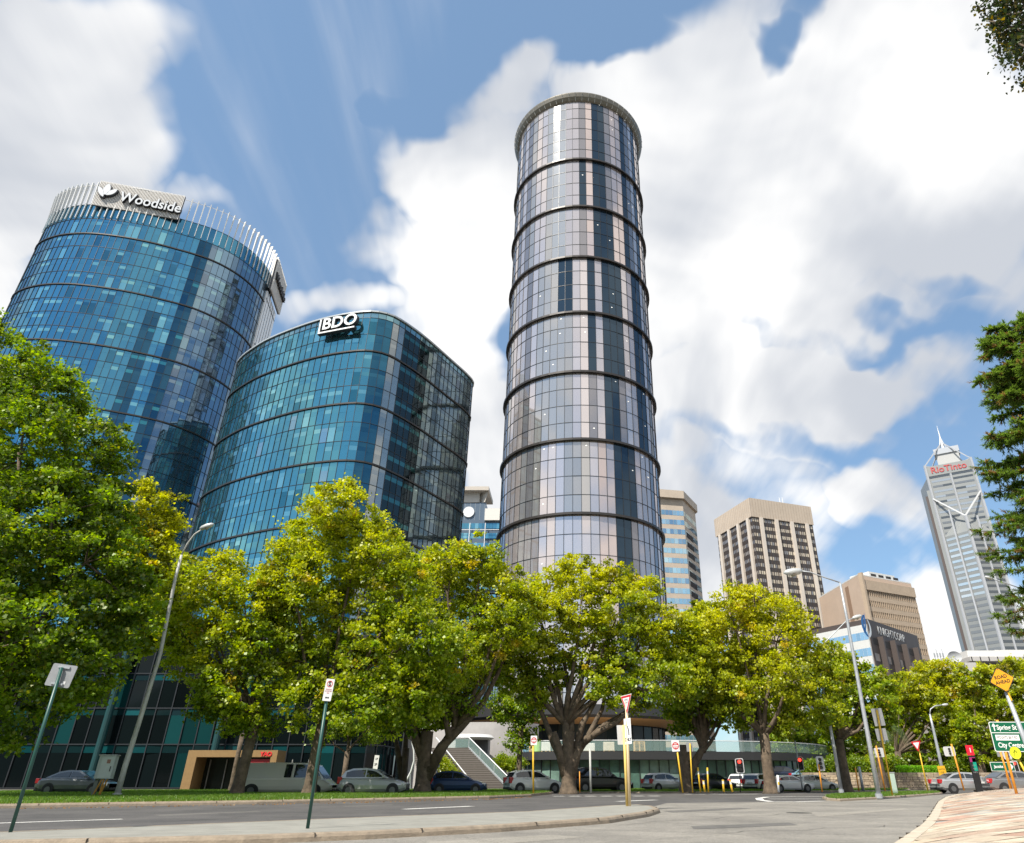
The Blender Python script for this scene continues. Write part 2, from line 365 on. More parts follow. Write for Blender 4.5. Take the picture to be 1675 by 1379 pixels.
gq3 = raised('verge', [G(x, y, 0) for x, y in v3], .12, .2, GRASSM, 'grass_verge', 0)
b = MB()
for (ax, ay), (bx, by) in zip(vf, vf[1:]):
    a, c = G(ax, ay-.0), G(bx, by); b.face([(a.x, a.y+.2, .152), (c.x, c.y+.2, .152), (c.x, c.y+.75, .153), (a.x, a.y+.75, .153)])
b.build('bare_soil_strip', DIRT, kind='structure')
# grass blades on the verges
def grass(polys, hs, n, name):
    B = []
    for q, hz in zip(polys, hs):
        xs = [p[0] for p in q]; ys = [p[1] for p in q]
        from mathutils.geometry import intersect_point_line
        A = np.array([(p[0], p[1]) for p in q]); m = int(n); x = RNG.uniform(max(min(xs), -45), max(xs), m); y = RNG.uniform(min(ys), max(ys), m)
        ins = np.zeros(m, bool); j = len(A)-1
        for i in range(len(A)):
            c = ((A[i, 1] > y) != (A[j, 1] > y)) & (x < (A[j, 0]-A[i, 0])*(y-A[i, 1])/(A[j, 1]-A[i, 1]+1e-12)+A[i, 0]); ins ^= c; j = i
        B.append(np.stack([x[ins], y[ins], np.full(ins.sum(), hz)], 1))
    P = np.concatenate(B); k = len(P); a = RNG.uniform(0, 2*pi, k); w = RNG.uniform(.02, .045, k); h = RNG.uniform(.05, .13, k)
    d = np.stack([np.cos(a), np.sin(a), np.zeros(k)], 1); ln = RNG.normal(0, .03, (k, 3)); ln[:, 2] = h
    V = np.stack([P-d*w[:, None]*.5, P+d*w[:, None]*.5, P+ln+d*.004, P+ln-d*.004], 1)
    base = np.array([(.10, .20, .02)])*RNG.uniform(.6, 1.4, (k, 1)) + RNG.uniform(0, 1, (k, 1))**3*np.array([(.10, .05, .02)])
    return quads(name, V.reshape(-1, 3), base, LEAF)
def quads(name, V, cols, m, parent=None):
    me = bpy.data.meshes.new(name); k = len(V)//4
    if parent is not None and parent.get('_w'): V = V-np.array(parent.location)
    me.vertices.add(4*k); me.vertices.foreach_set('co', V.astype(np.float32).ravel())
    me.loops.add(4*k); me.loops.foreach_set('vertex_index', np.arange(4*k, dtype=np.int32))
    me.polygons.add(k); me.polygons.foreach_set('loop_start', np.arange(0, 4*k, 4, dtype=np.int32))
    me.update(calc_edges=True)
    at = me.color_attributes.new('Col', 'FLOAT_COLOR', 'CORNER')
    c = np.concatenate([np.repeat(cols, 4, 0), np.ones((4*k, 1))], 1); at.data.foreach_set('color', c.astype(np.float32).ravel())
    me.materials.append(m); o = bpy.data.objects.new(name, me); C.objects.link(o)
    if parent is not None: o.parent = parent
    return o
tag(grass([gq1], [.15], 230000, 'grass'), 'short green grass on the long verge beyond the dark road', 'grass', kind='stuff')
tag(grass([gq2, gq3], [.12, .12], 60000, 'grass'), 'thin short grass on the right hand verges', 'grass', kind='stuff')

# markings
MK = mat('road_marking_paint', (.62, .60, .56), .7, var=.25, vscale=8)
def strip(pts, w, name='road_marking', z=.004):
    P = [Vector((p.x, p.y)) for p in pts]; b = MB()
    for a, c in zip(P, P[1:]):
        t = (c-a).normalized(); n = Vector((-t.y, t.x))*w/2; b.face([(*(a-n), z), (*(c-n), z), (*(c+n), z), (*(a+n), z)])
    return b.build(name, MK, kind='structure')
strip([G(-120, 1350.5), G(200, 1340)], .30); strip([G(661, 1323.8), G(772, 1318.8)], .42); strip([G(1010, 1311), G(1073, 1308.6)], .5)
for i in range(7):
    x = 905+i*26; strip([G(x, 1302.6-.06*i), G(x+18, 1302.5-.06*i)], .9)
hp = [G(1349, 1303.2), G(1300, 1303.2), G(1255, 1303.9), G(1241, 1306), G(1244, 1309), G(1262, 1311.5), G(1300, 1311.8), G(1346, 1310.6)]
strip(hp, .42, z=.009); strip([G(1256, 1307.2), G(1344, 1307.0)], .4, z=.009)
strip([G(1120, 1299.5), G(1240, 1299)], .5)
mh = MB(); c = G(1307, 1330); mh.cyl((c.x, c.y, .004), (0, 0, 1), .42, .012, 24); tag(mh.build('manhole_cover', mat('cast_iron', (.05, .048, .045), .6, metal=.4)), 'round dark iron manhole cover set flush in the pale slip road', 'manhole cover')

# repairs and wear in the asphalt
PD = asphalt('patch_asphalt', (.115, .108, .098), (.145, .135, .122), .25); PW = asphalt('worn_asphalt', (.235, .215, .18), (.30, .275, .235), .32)
def patch(pts, m, z=.008): b = MB(); P = [G(x, y) for x, y in pts]; b.face([(p.x, p.y, z) for p in P]); b.build('road_patch', m, kind='structure')
patch([(1130,1352),(1290,1346),(1305,1350),(1135,1357)], PD); patch([(690,1379),(900,1366),(960,1370),(760,1386)], PW); patch([(1330,1333),(1480,1322),(1488,1324.5),(1340,1336.5)], PW); patch([(1085,1327),(1210,1321.5),(1230,1323),(1100,1329.5)], PD)
patch([(250,1333),(420,1326.5),(430,1328),(262,1335)], PD, .0035); patch([(560,1318.5),(640,1316),(645,1317),(566,1319.6)], PD, .0035)
def streak(x0, y0, x1, y1, w, m, z): 
    a, c = G(x0, y0), G(x1, y1); t = Vector((c.x-a.x, c.y-a.y)).normalized(); n = Vector((-t.y, t.x)); b = MB(); P = [a.lerp(c, k/14) for k in range(15)]; L_ = []; R_ = []
    P = [p+Vector((n.x, n.y, 0))*(.25*sin(k*1.3+w*99)+random.uniform(-.12, .12)) for k, p in enumerate(P)]
    for p in P: j = random.uniform(.5, 1.2)*w/2; L_.append((p.x-n.x*j, p.y-n.y*j, z)); R_.append((p.x+n.x*j, p.y+n.y*j, z))
    for k in range(14): b.face([L_[k], L_[k+1], R_[k+1], R_[k]])
    b.build('road_patch', m, kind='structure')
TAR = mat('crack_seal_tar', (.03, .028, .026), .5)
for q in ((1110,1366,1480,1350), (960,1352,1300,1331), (60,1352,520,1334), (520,1329,900,1313)): streak(*q, .025, TAR, .0125)
# sandstone pavement on the right
kc = [(1440, 1392), (1453, 1379), (1480, 1362), (1505, 1346), (1518, 1332), (1526, 1320), (1533, 1310), (1545, 1303), (1565, 1298.5), (1600, 1295.5), (1675, 1291.5), (1800, 1288), (2100, 1286)]
kcw = [G(x, y, .13) for x, y in kc]
pp_ = [Vector((p.x, p.y)) for p in kcw] + [Vector((60, 66)), Vector((60, 5)), Vector((kcw[0].x-1.2, 5))]
KCR = mat('cream_kerb_stone', (.50, .43, .33), .8, bump=.3, var=.15, vscale=5)
raised('pavement', pp_, .13, .30, mat('paver_joint_sand', (.42, .33, .23), .9, var=.2), 'pavement', .016, KCR)
pv = MB(); A = np.array([(p.x, p.y) for p in inset([Vector(p) for p in (pp_ if sum(pp_[i-1].x*pp_[i].y-pp_[i].x*pp_[i-1].y for i in range(len(pp_))) > 0 else pp_[::-1])], .16)])
def inside(x, y, A=A):
    r = False; j = len(A)-1
    for i in range(len(A)):
        if (A[i, 1] > y) != (A[j, 1] > y) and x < (A[j, 0]-A[i, 0])*(y-A[i, 1])/(A[j, 1]-A[i, 1])+A[i, 0]: r = not r
        j = i
    return r
PCOL = [(.50, .41, .30), (.54, .46, .35), (.48, .38, .27), (.55, .47, .37), (.46, .33, .24), (.45, .28, .20), (.37, .35, .31), (.41, .26, .19), (.53, .43, .32)]
KL = [Vector((p.x, p.y)) for p in kcw]
def mound(X, Y):       # the paving climbs gently away from its kerb
    p = Vector((X, Y)); d = 1e9
    for a, b in zip(KL, KL[1:]):
        t = max(0, min(1, (p-a).dot(b-a)/(b-a).length_squared)); d = min(d, (p-a.lerp(b, t)).length)
    e = max(0, d-.35); return .126+.50*(1-math.exp(-e*.35))
ca_, sa_ = cos(radians(5)), sin(radians(5)); yy = 7.0
while yy < 62:
    rh = random.choice([.5, .62, .75, .9]); xx = random.random()*.6
    redrow = random.random() < .16
    while xx < 40:
        w = random.choice([.5, .7, .9, 1.15]); n = 2
        T_ = lambda a, b: (a*ca_-b*sa_+2.0, a*sa_+b*ca_-.6)
        cx, cy = T_(xx+w/2, yy+rh/2)
        if cy > 9 and (inside(cx, cy) or inside(cx+w*.45, cy)):
            c = random.choice(PCOL[4:8] if redrow and random.random() < .8 else PCOL); k = random.uniform(.85, 1.12); c = tuple(v*k for v in c); zt = random.uniform(-.002, .002)
            q = [(xx+.012, yy+.02), (xx+w-.012, yy+.02), (xx+w-.012, yy+rh-.02), (xx+.012, yy+rh-.02)]
            if all(inside(*T_(a, b)) for a, b in q): pv.face([(*T_(a, b), mound(*T_(a, b))+zt) for a, b in q], c)
            else:      # cut stones along the kerb
                for ia in range(6):
                    for ib in range(6):
                        qq = [(xx+w*(ia+da)/6, yy+rh*(ib+db_)/6) for da, db_ in ((0, 0), (1, 0), (1, 1), (0, 1))]
                        if all(inside(*T_(a, b)) for a, b in qq): pv.face([(*T_(a, b), mound(*T_(a, b))+zt) for a, b in qq], c)
        xx += w
    yy += rh
pv.build('pavement', mat('sandstone_paver', (.5, .4, .3), .75, attr=True, var=.22, vscale=7, bump=.3), kind='structure')

# ---------------------------------------------------------------- curtain walls
def facade(parent, pts, zl, colf, name='curtain_wall', jit=.010, m=None, split=None, mw=.07, thick=(), md=.10, smull=True):
    """pts: resampled outline (left to right seen from outside), zl descending levels, colf(i,j,sub)"""
    g = MB(); mu = MB(); n = len(pts)
    nor = []
    for i in range(n):
        a = pts[max(i-1, 0)]; b = pts[min(i+1, n-1)]; t = (b-a).normalized(); nor.append(Vector((t.y, -t.x)))
    for j in range(len(zl)-1):
        z1, z0 = zl[j], zl[j+1]; subs = split(j) if split else [(0, 1)]
        for i in range(n-1):
            nn = nor[i]; p, q = pts[i], pts[i+1]
            for k, (a, b) in enumerate(subs):
                za = z1+(z0-z1)*a; zb = z1+(z0-z1)*b; e = [random.gauss(0, jit) for _ in range(3)]; e.append(e[0]+e[2]-e[1])
                c4 = [(p, zb), (q, zb), (q, za), (p, za)]
                g.face([(P.x-nn.x*.02+nn.x*e[t], P.y-nn.y*.02+nn.y*e[t], z) for t, (P, z) in enumerate(c4)], colf(i, j, k))
    for i in range(n):
        if not smull: break
        p = pts[i]; nn = nor[i]; t = Vector((-nn.y, nn.x)); M = Matrix(((t.x, nn.x, 0, p.x), (t.y, nn.y, 0, p.y), (0, 0, 1, 0), (0, 0, 0, 1)))
        mu.box(-mw/2, mw/2, -.06, md, zl[-1], zl[0], M)
    for j, z in enumerate(zl):
        w = mw*1.1
        for i in range(n-1):
            p, q = pts[i], pts[i+1]; a, b = nor[i], nor[i+1]; d = md-.012
            mu.face([(p.x+a.x*d, p.y+a.y*d, z-w/2), (q.x+b.x*d, q.y+b.y*d, z-w/2), (q.x+b.x*d, q.y+b.y*d, z+w/2), (p.x+a.x*d, p.y+a.y*d, z+w/2)])
            mu.face([(p.x-a.x*.05, p.y-a.y*.05, z-w/2), (q.x-b.x*.05, q.y-b.y*.05, z-w/2), (q.x+b.x*d, q.y+b.y*d, z-w/2), (p.x+a.x*d, p.y+a.y*d, z-w/2)])
    g.build(name, m or GLASS, parent); mu.build('mullion_grid', MULL, parent)
    for z, hh, dd in thick:
        b = MB()
        for i in range(n-1):
            p, q = pts[i], pts[i+1]; a, c = nor[i], nor[i+1]
            P = [Vector((p.x-a.x*.1, p.y-a.y*.1)), Vector((q.x-c.x*.1, q.y-c.y*.1)), Vector((q.x+c.x*dd, q.y+c.y*dd)), Vector((p.x+a.x*dd, p.y+a.y*dd))]
            b.face([(*P[0], z-hh), (*P[1], z-hh), (*P[2], z-hh), (*P[3], z-hh)][::-1]); b.face([(*P[0], z), (*P[1], z), (*P[2], z), (*P[3], z)]); b.face([(*P[3], z-hh), (*P[2], z-hh), (*P[2], z), (*P[3], z)])
        b.build('ledge', LEDGE, parent)
    return nor
def jc(c, k=.12): s = random.uniform(1-k, 1+k); return tuple(min(.95, v*s) for v in c)

# escarpment added out of view behind the viewer to darken low facade reflections
g = MB(); hx = [(-700+i*28) for i in range(51)]; hz_ = [34+12*sin(i*.37)+6*sin(i*1.3+1)+random.uniform(-3, 3) for i in range(51)]
for i in range(50):
    for k in range(6):
        y0, y1 = -70-k*14, -70-(k+1)*14; f0, f1 = sin(k/6*pi/2), sin((k+1)/6*pi/2)
        g.face([(hx[i], y0, hz_[i]*f0-.5), (hx[i], y1, hz_[i]*f1-.5), (hx[i+1], y1, hz_[i+1]*f1-.5), (hx[i+1], y0, hz_[i+1]*f0-.5)])
g.build('unseen_hills', mat('bush_hillside', (.045, .065, .022), .95, var=.5, vscale=.12, bump=1, bscale=.5), kind='structure')

# ---- round glass tower
TC = Vector((1.9, 140.0)); TR = 17.3
T = thing('round_glass_tower', 'tall cylindrical office tower of bronze and silver glass ringed by dark ledges', 'skyscraper', (TC.x, TC.y, 0))
NP = 64; tp = [TC+TR*Vector((sin(-pi+2*pi*i/NP), -cos(-pi+2*pi*i/NP))) for i in range(NP+1)]
rz_ = [45.7, 61.4, 77.3, 92.8, 108.7, 124.6, 140.9]
zl = [140.9+(164.3-140.9)*(6-k)/6 for k in range(6)]
for a, b in zip(rz_[::-1], rz_[::-1][1:]+[29.9]): zl += [a+(b-a)*k/4 for k in range(4)]
zl += [29.9, 26, 22, 18, 14, 10.6]
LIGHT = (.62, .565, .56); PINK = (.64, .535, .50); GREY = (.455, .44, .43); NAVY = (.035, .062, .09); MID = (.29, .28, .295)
def tcol(i, j, k):  # pane tint, with the facets' vertical reflections painted into the colour
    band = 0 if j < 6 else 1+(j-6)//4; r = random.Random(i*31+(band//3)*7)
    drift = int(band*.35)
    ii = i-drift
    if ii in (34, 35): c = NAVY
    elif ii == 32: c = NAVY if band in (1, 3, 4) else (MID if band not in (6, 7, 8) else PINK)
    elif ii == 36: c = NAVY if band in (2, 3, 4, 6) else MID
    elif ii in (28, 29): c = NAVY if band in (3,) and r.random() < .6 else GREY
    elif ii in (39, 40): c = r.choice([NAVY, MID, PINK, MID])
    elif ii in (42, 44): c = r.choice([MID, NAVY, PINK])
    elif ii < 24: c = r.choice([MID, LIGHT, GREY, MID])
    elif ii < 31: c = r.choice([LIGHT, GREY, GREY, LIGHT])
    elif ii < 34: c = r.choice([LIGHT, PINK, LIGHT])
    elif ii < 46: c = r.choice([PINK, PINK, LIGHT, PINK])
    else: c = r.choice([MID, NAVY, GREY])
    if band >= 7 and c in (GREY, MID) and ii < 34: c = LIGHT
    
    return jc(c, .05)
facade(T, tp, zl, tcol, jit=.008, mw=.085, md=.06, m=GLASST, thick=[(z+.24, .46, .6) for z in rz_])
# flared crown rim with brackets
b = MB(); rim = [(17.2, 163.0), (17.7, 163.3), (18.3, 164.0), (18.65, 164.9), (18.7, 165.15), (18.5, 165.2), (17.0, 164.9), (14, 164.7)]
for (r0, z0), (r1, z1) in zip(rim, rim[1:]):
    for i in range(96):
        a0, a1 = 2*pi*i/96, 2*pi*(i+1)/96
        b.face([(TC.x+r0*cos(a0), TC.y+r0*sin(a0), z0), (TC.x+r0*cos(a1), TC.y+r0*sin(a1), z0), (TC.x+r1*cos(a1), TC.y+r1*sin(a1), z1), (TC.x+r1*cos(a0), TC.y+r1*sin(a0), z1)])
b.build('crown_rim', mat('bronze_rim', (.22, .20, .165), .45, metal=.4, var=.1), T)
for i in range(32):
    b = MB(); a = pi+pi*(i+.5)/32; M = Matrix.Translation((TC.x, TC.y, 0)) @ Matrix.Rotation(a, 4, 'Z'); b.beam(M @ Vector((17.6, 0, 163.1)), M @ Vector((18.75, 0, 164.95)), .12, .16); b.build('rim_bracket', mat('pale_bracket', (.55, .54, .50), .5), T)
b = MB(); b.cyl((TC.x, TC.y, 164.0), (0, 0, 1), 15, 1.0, 64); b.build('roof', CONC, T)
# round lit downlights behind the panes
b = MB()
for k in range(40):
    i = random.choice([26, 27, 28, 29, 30, 32, 33, 34, 35, 36, 37, 38, 40, 41]); j = random.randrange(0, 33)
    th = -pi+2*pi*(i+.5+random.uniform(-.15, .15))/NP; z = zl[j]-1.3; R = TR*cos(pi/NP)+.03; p = Vector((TC.x+R*sin(th), TC.y-R*cos(th), z)); u = Vector((cos(th), sin(th), 0))
    b.face([p+u*.2*cos(t)+Vector((0, 0, .13*sin(t))) for t in [x*pi/3 for x in range(6)]])
b.build('ceiling_light', mat('downlight_glow', (.8, .8, .75), emit=(1, .96, .85, .4)), T, kind='stuff')

# tower base: dark lobby under a timber lined canopy disc
def ringdisc(c, r0, r1, z0, z1, n=96, b=None):
    b = b or MB()
    for i in range(n):
        a0, a1 = 2*pi*i/n, 2*pi*(i+1)/n
        f = lambda r, z, a: (c[0]+r*cos(a), c[1]+r*sin(a), z)
        b.face([f(r0, z0, a0), f(r0, z0, a1), f(r1, z1, a1), f(r1, z1, a0)])
    return b
cc = (0.5, 140)
b = ringdisc(cc, 17.5, 23.4, 9.1, 9.7); b.build('canopy_soffit', mat('timber_soffit', (.62, .38, .18), .5, var=.12, vscale=1.2), T)
b = ringdisc(cc, 23.4, 23.7, 9.7, 10.1); ringdisc(cc, 23.7, 23.7, 10.1, 11.6, b=b); ringdisc(cc, 23.7, 16.5, 11.6, 11.8, b=b); b.build('canopy_fascia', mat('charcoal_fascia', (.035, .035, .038), .5), T)
def dk(i, j, k): return jc(random.choice([(.03, .04, .05), (.03, .04, .05), (.05, .06, .07)]), .3)
lp = [Vector(cc)+16.8*Vector((sin(t), -cos(t))) for t in np.linspace(-pi, pi, 41)]
facade(T, lp, [9.2, 4.6, 0], dk, name='lobby_glazing', jit=.02, m=GLASSD, mw=.1)

# ---- left curved tower with crown of fins
TEAL = (.16, .45, .50)
def bcol(dark, blue, teal, steel):
    cache = {}; R_ = random.Random(3); run = []
    while len(run) < 400: run += [R_.choice([.74, .86, .95, 1.0, 1.06, 1.16, 1.28])]*R_.choice([2, 3, 4, 6, 8])
    def f(i, j, k):
        key = (i, j)
        if key not in cache: cache[key] = random.random(), random.random()
        r, q = cache[key]; fr = random.Random(j*13+5).random()
        if k == 0: c = blue
        else:
            c = dark if r < .07 else (blue if r < .95 - .06*fr else (teal if r < .975 else steel))
            if k == 1 and q < .16+.22*fr: c = (.20, .46, .50)
        return jc(tuple(v*run[i] for v in c), .03)
    return f
W1 = [(-91, 160), (-122, 158), (-131, 145), (-134.5, 137), (-133.5, 131), (-129.9, 126.9), (-123.5, 124.2), (-116.7, 123.4), (-110.7, 124.1), (-104.2, 125.9), (-98, 128.6), (-91.1, 132.6), (-86.8, 137.8), (-84.6, 143.5), (-84.2, 149), (-85.3, 154), (-87.5, 158), (-91, 160)]
wo = thing('curved_glass_tower', 'tall blue glass office tower with rounded ends, white fin crown and Woodside sign', 'skyscraper', (-107, 140, 0))
wp = resample([(p.x, p.y) for p in catmull([Vector((a, b, 0)) for a, b in W1], 8)], 1.42)
zt = 126.2; fl = 3.822
wl = [zt, zt-4.6]; z = 116.8+fl
wl = [zt, 116.8+fl*1.25, 116.8]; z = 116.8
while z > 5: z -= fl; wl.append(z)
wth = [(116.8+.14-15.288*k, .30, .22) for k in range(8)]
WB = bcol((.04, .15, .24), (.068, .235, .36), (.18, .44, .52), (.16, .32, .42))
def wcol(i, j, k):
    if j == 0: return jc((.07, .24, .36), .2)
    p = wp[min(i, len(wp)-1)]
    c = WB(i, j, k)
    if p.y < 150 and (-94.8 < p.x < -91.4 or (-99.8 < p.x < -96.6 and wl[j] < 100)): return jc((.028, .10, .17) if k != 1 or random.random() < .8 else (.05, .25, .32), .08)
    # bronze tinted bay and navy bays painting dark reflections on the right hand flank
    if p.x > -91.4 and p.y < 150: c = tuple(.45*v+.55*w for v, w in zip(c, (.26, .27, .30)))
    return c
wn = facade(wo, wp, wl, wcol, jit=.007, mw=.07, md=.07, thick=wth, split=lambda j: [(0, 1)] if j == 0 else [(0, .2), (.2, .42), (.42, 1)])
b = MB(); b.prism([(p.x-n.x*1.2, p.y-n.y*1.2) for p, n in zip(wp[:-1], wn)], zt-.6, zt-.2); b.build('roof', CONC, wo)
# pale parapet wall behind the fins, then the fins
b = MB()
for i in range(len(wp)-1):
    p, q = wp[i]-wn[i]*.45, wp[i+1]-wn[i+1]*.45; b.face([(*p, zt-.1), (*q, zt-.1), (*(q+wn[i+1]*.25), zt+4.6), (*(p+wn[i]*.25), zt+4.6)])
pass
b = MB()
for i in range(len(wp)-1):
    p, q = wp[i]+wn[i]*.6, wp[i+1]+wn[i+1]*.6; b.beam((*p, zt+5.9), (*q, zt+5.9), .10)
b.build('fin_rail', WHITEM, wo)
FINM = mat('cream_fin', (.74, .73, .70), .45)
FX0, FX1 = -117.2, -98.5      # the sign board spans this stretch
for i in range(len(wp)-1):
    if i % 1 or not (wp[i].y < 153): continue
    p = wp[i]; n_ = wn[i]; on = FX0 < p.x < FX1 and p.y < 135
    ztop = zt+.1 if on else zt+6.6
    M = Matrix(((-n_.y, n_.x, 0, p.x), (n_.x, n_.y, 0, p.y), (0, 0, 1, 0), (0, 0, 0, 1)))
    f = MB(); f.box(-.06, .06, .05, .42 if on else .35, zt-4.3, zt, M)
    if not on:
        n0 = len(f.v); 
        pts = [(-.09, .0, zt), (.09, .0, zt), (.09, .42, zt), (-.09, .42, zt), (-.09, .15, ztop), (.09, .15, ztop), (.09, .95, ztop), (-.09, .95, ztop)]
        P = [M @ Vector(q) for q in pts]
        for ff in ((0,3,2,1),(4,5,6,7),(0,1,5,4),(1,2,6,5),(2,3,7,6),(3,0,4,7)): f.face([P[t] for t in ff])
    f.build('crown_fin', FINM, wo)
    if False:
        f2_ = MB(); sh = Vector(((wp[i+1]-wp[i]).x, (wp[i+1]-wp[i]).y, 0))*.5; f2_.v = [tuple(Vector(v)+sh) for v in f.v]; f2_.f = list(f.f); f2_.c = list(f.c); f2_.m = list(f.m); f2_.build('crown_fin', FINM, wo)
# sign board of fine vertical louvres
sb = thing('company_sign', 'large silver louvred sign reading Woodside facing the street', 'sign', (-107.5, 123.2, zt))
A0 = atY(162, 350, 121.6); A1 = atY(305, 361, 126.2); A0.z = A1.z = 0
pa, pb = Vector((-116.9, 122.2, 0)), Vector((-98.4, 127.2, 0)); u = (pb-pa).normalized(); nrm = Vector((u.y, -u.x, 0)); tilt = (Vector((0, 0, 1))+nrm*.05).normalized()
Z0, Z1 = zt-1.2, zt+6.2; wid = (pb-pa).length; Ms = frame((pa.x, pa.y, Z0), u, tilt); hh = Z1-Z0
b = MB(); b.box(0, wid, 0, hh, -.5, -.15, Ms); b.build('backing', mat('sign_backing', (.10, .10, .11), .6), sb)
b = MB(); k = 62
for i in range(k): x = wid*(i+.5)/k; b.box(x-.075, x+.075, -.05, hh+.15, -.15, .12, Ms)
b.build('louvre', mat('silver_louvre', (.72, .69, .65), .5), sb)
DK = mat('letter_return_dark', (.03, .03, .035), .5); LT = mat('letter_face_silver', (.58, .60, .62), .35, metal=.2)
def ptx(x, y, d=0): return Ms @ Vector((x*wid, y*hh, d))
for dz, mm, bo, dp in ((.45, DK, .10, .3), (.8, LT, 0, .06)):
    Mt = Ms @ Matrix.Translation((wid*.655, hh*.40, dz)) @ Matrix.Rotation(radians(-2), 4, 'Z')
    text('Woodside', 4.1, Mt, mm, sb, 'lettering', dp, bold=.05+bo, sx=.80)
def petal(b, pts, z0, z1):
    P = [Ms @ Vector((x, y, z0)) for x, y in pts]; Q = [Ms @ Vector((x, y, z1)) for x, y in pts]; n = len(pts)
    b.face(Q); 
    for i in range(n): b.face([P[i], P[(i+1) % n], Q[(i+1) % n], Q[i]])
def lens(x0, y0, x1, y1, w, n=8, g=0):
    a = Vector((x0, y0)); c = Vector((x1, y1)); d = (c-a); l = d.length; d.normalize(); m = Vector((-d.y, d.x)); P = []
    for i in range(n+1): t = i/n; P.append(a-d*g+d*(l+2*g)*t+m*(w*abs(sin(pi*t))**.8+g))
    for i in range(n-1, 0, -1): t = i/n; P.append(a-d*g+d*(l+2*g)*t-m*(w*abs(sin(pi*t))**.8*.9+g))
    return [(p.x, p.y) for p in P][::-1]
for mm, z0, z1, gg in ((DK, .12, .6, .2), (LT, .6, .85, 0)):
    b = MB()
    for q in [(2.3, 2.9, 2.4, 6.5, .78), (.4, 5.2, 2.1, 2.2, .6), (4.5, 5.2, 2.5, 2.9, .62)]: petal(b, lens(*q, g=gg), z0, z1)
    b.build('emblem', mm, sb)
# second sign, seen nearly edge on at the right end, and the white return screen
ss = thing('company_sign', 'second louvred rooftop sign seen almost edge on at the right end of the tower', 'sign', (-83, 156, 112))
qa, qb = Vector((-83.0, 149.5, 0)), Vector((-85.6, 163.5, 0)); u2 = (qb-qa).normalized(); M2 = frame((qa.x, qa.y, 121.0), u2, (0, 0, 1))
b = MB(); b.box(0, 12, 0, 10.5, -.6, -.2, M2); b.build('backing', mat('sign_backing', (.1, .1, .11)), ss)
b = MB()
for i in range(30): x = 12*(i+.5)/30; b.box(x-.08, x+.08, -.1, 10.7, -.2, .15, M2)
b.build('louvre', MATS['silver_louvre'], ss)
text('Woodside', 3.4, M2 @ Matrix.Translation((6, 5, .35)), DK, ss, 'lettering', .4, sx=.8)
b = MB(); M3 = frame((-83.9, 149.8, 70), u2, (0, 0, 1)); b.box(0, 11, 0, 50.5, -1.5, 0, M3)
b.build('return_screen', mat('white_return_screen', (.88, .89, .90), .35, var=.03, vscale=.2), wo)
b = MB()
for i in range(5): b.box(2*i+.9, 2*i+1.0, 0, 50.5, 0, .06, M3)
for z in (16, 33, 48): b.box(0, 11, z, z+.25, 0, .08, M3)
b.build('screen_joints', MULL, wo)

# ---- middle curved building with BDO sign
B1 = [(-40, 150), (-71.5, 150), (-74, 138), (-73.2, 129), (-71.6, 123.6), (-69.2, 120.2), (-65.1, 116.6), (-60.7, 113.4), (-54.5, 109.9), (-48.8, 107.2), (-43.6, 105.4), (-38.7, 104.4), (-36, 104.7), (-33.8, 106), (-31.6, 109), (-29, 113.6), (-25.4, 121.4), (-22.9, 127), (-22.0, 130.6), (-23.2, 133.2), (-26, 134.5), (-40, 150)]
bo = thing('curved_glass_office', 'mid height teal glass office block with rounded corner and BDO sign on top', 'office building', (-48, 120, 0))
bp = resample([(p.x, p.y) for p in catmull([Vector((a, b, 0)) for a, b in B1], 8)], 1.45)
bl = [79.3, 78.0]; z = 70.56+3.68*2; bl = [79.2, 77.95, 70.56+3.68, 70.56]; z = 70.56
while z > 4: z -= 3.68; bl.append(z)
bth = [(70.56+.12-11.04*k, .28, .22) for k in range(7)]
BB = bcol((.05, .19, .24), (.105, .32, .385), (.23, .50, .54), (.25, .40, .46))
def bocol(i, j, k):
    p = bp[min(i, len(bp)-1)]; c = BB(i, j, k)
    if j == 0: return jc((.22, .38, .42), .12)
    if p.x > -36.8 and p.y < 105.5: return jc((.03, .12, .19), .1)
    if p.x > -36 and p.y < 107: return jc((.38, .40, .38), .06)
    if p.x > -36 and p.y < 113.2: return jc((.04, .06, .065) if k != 1 else (.06, .17, .17), .15)  # dark corner stripe: a neighbouring tower's reflection painted into the panes
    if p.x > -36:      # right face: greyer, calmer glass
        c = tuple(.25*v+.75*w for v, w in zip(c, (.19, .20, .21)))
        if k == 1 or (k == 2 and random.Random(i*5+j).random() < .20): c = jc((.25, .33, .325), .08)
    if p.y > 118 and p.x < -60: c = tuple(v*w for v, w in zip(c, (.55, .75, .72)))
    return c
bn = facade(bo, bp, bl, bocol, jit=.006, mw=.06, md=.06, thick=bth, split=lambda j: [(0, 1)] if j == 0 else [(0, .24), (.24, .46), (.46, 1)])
b = MB(); b.prism([(p.x-n.x*.3, p.y-n.y*.3) for p, n in zip(bp[:-1], bn)], 78.9, 79.1); b.build('roof', CONC, bo)
b = MB()
for i in range(len(bp)-1):
    p, q = bp[i]+bn[i]*.02, bp[i+1]+bn[i+1]*.02; b.beam((*p, 79.35), (*q, 79.35), .5, .32)
b.build('coping', mat('coping_silver', (.45, .47, .48), .35, metal=.3), bo)
sg = thing('company_sign', 'white BDO sign with underline at the top of the teal glass', 'sign', (-43.9, 104.9, 74.5))
pa = Vector((-47.4, 106.2, 0)); pb = Vector((-39.6, 103.9, 0)); u = (pb-pa).normalized(); Mb = frame((pa.x, pa.y, 74.6), u, (0, 0, 1)) @ Matrix.Translation((0, 0, .7)); wl_ = (pb-pa).length
LW = mat('letter_face_white', (.85, .85, .84), .4)
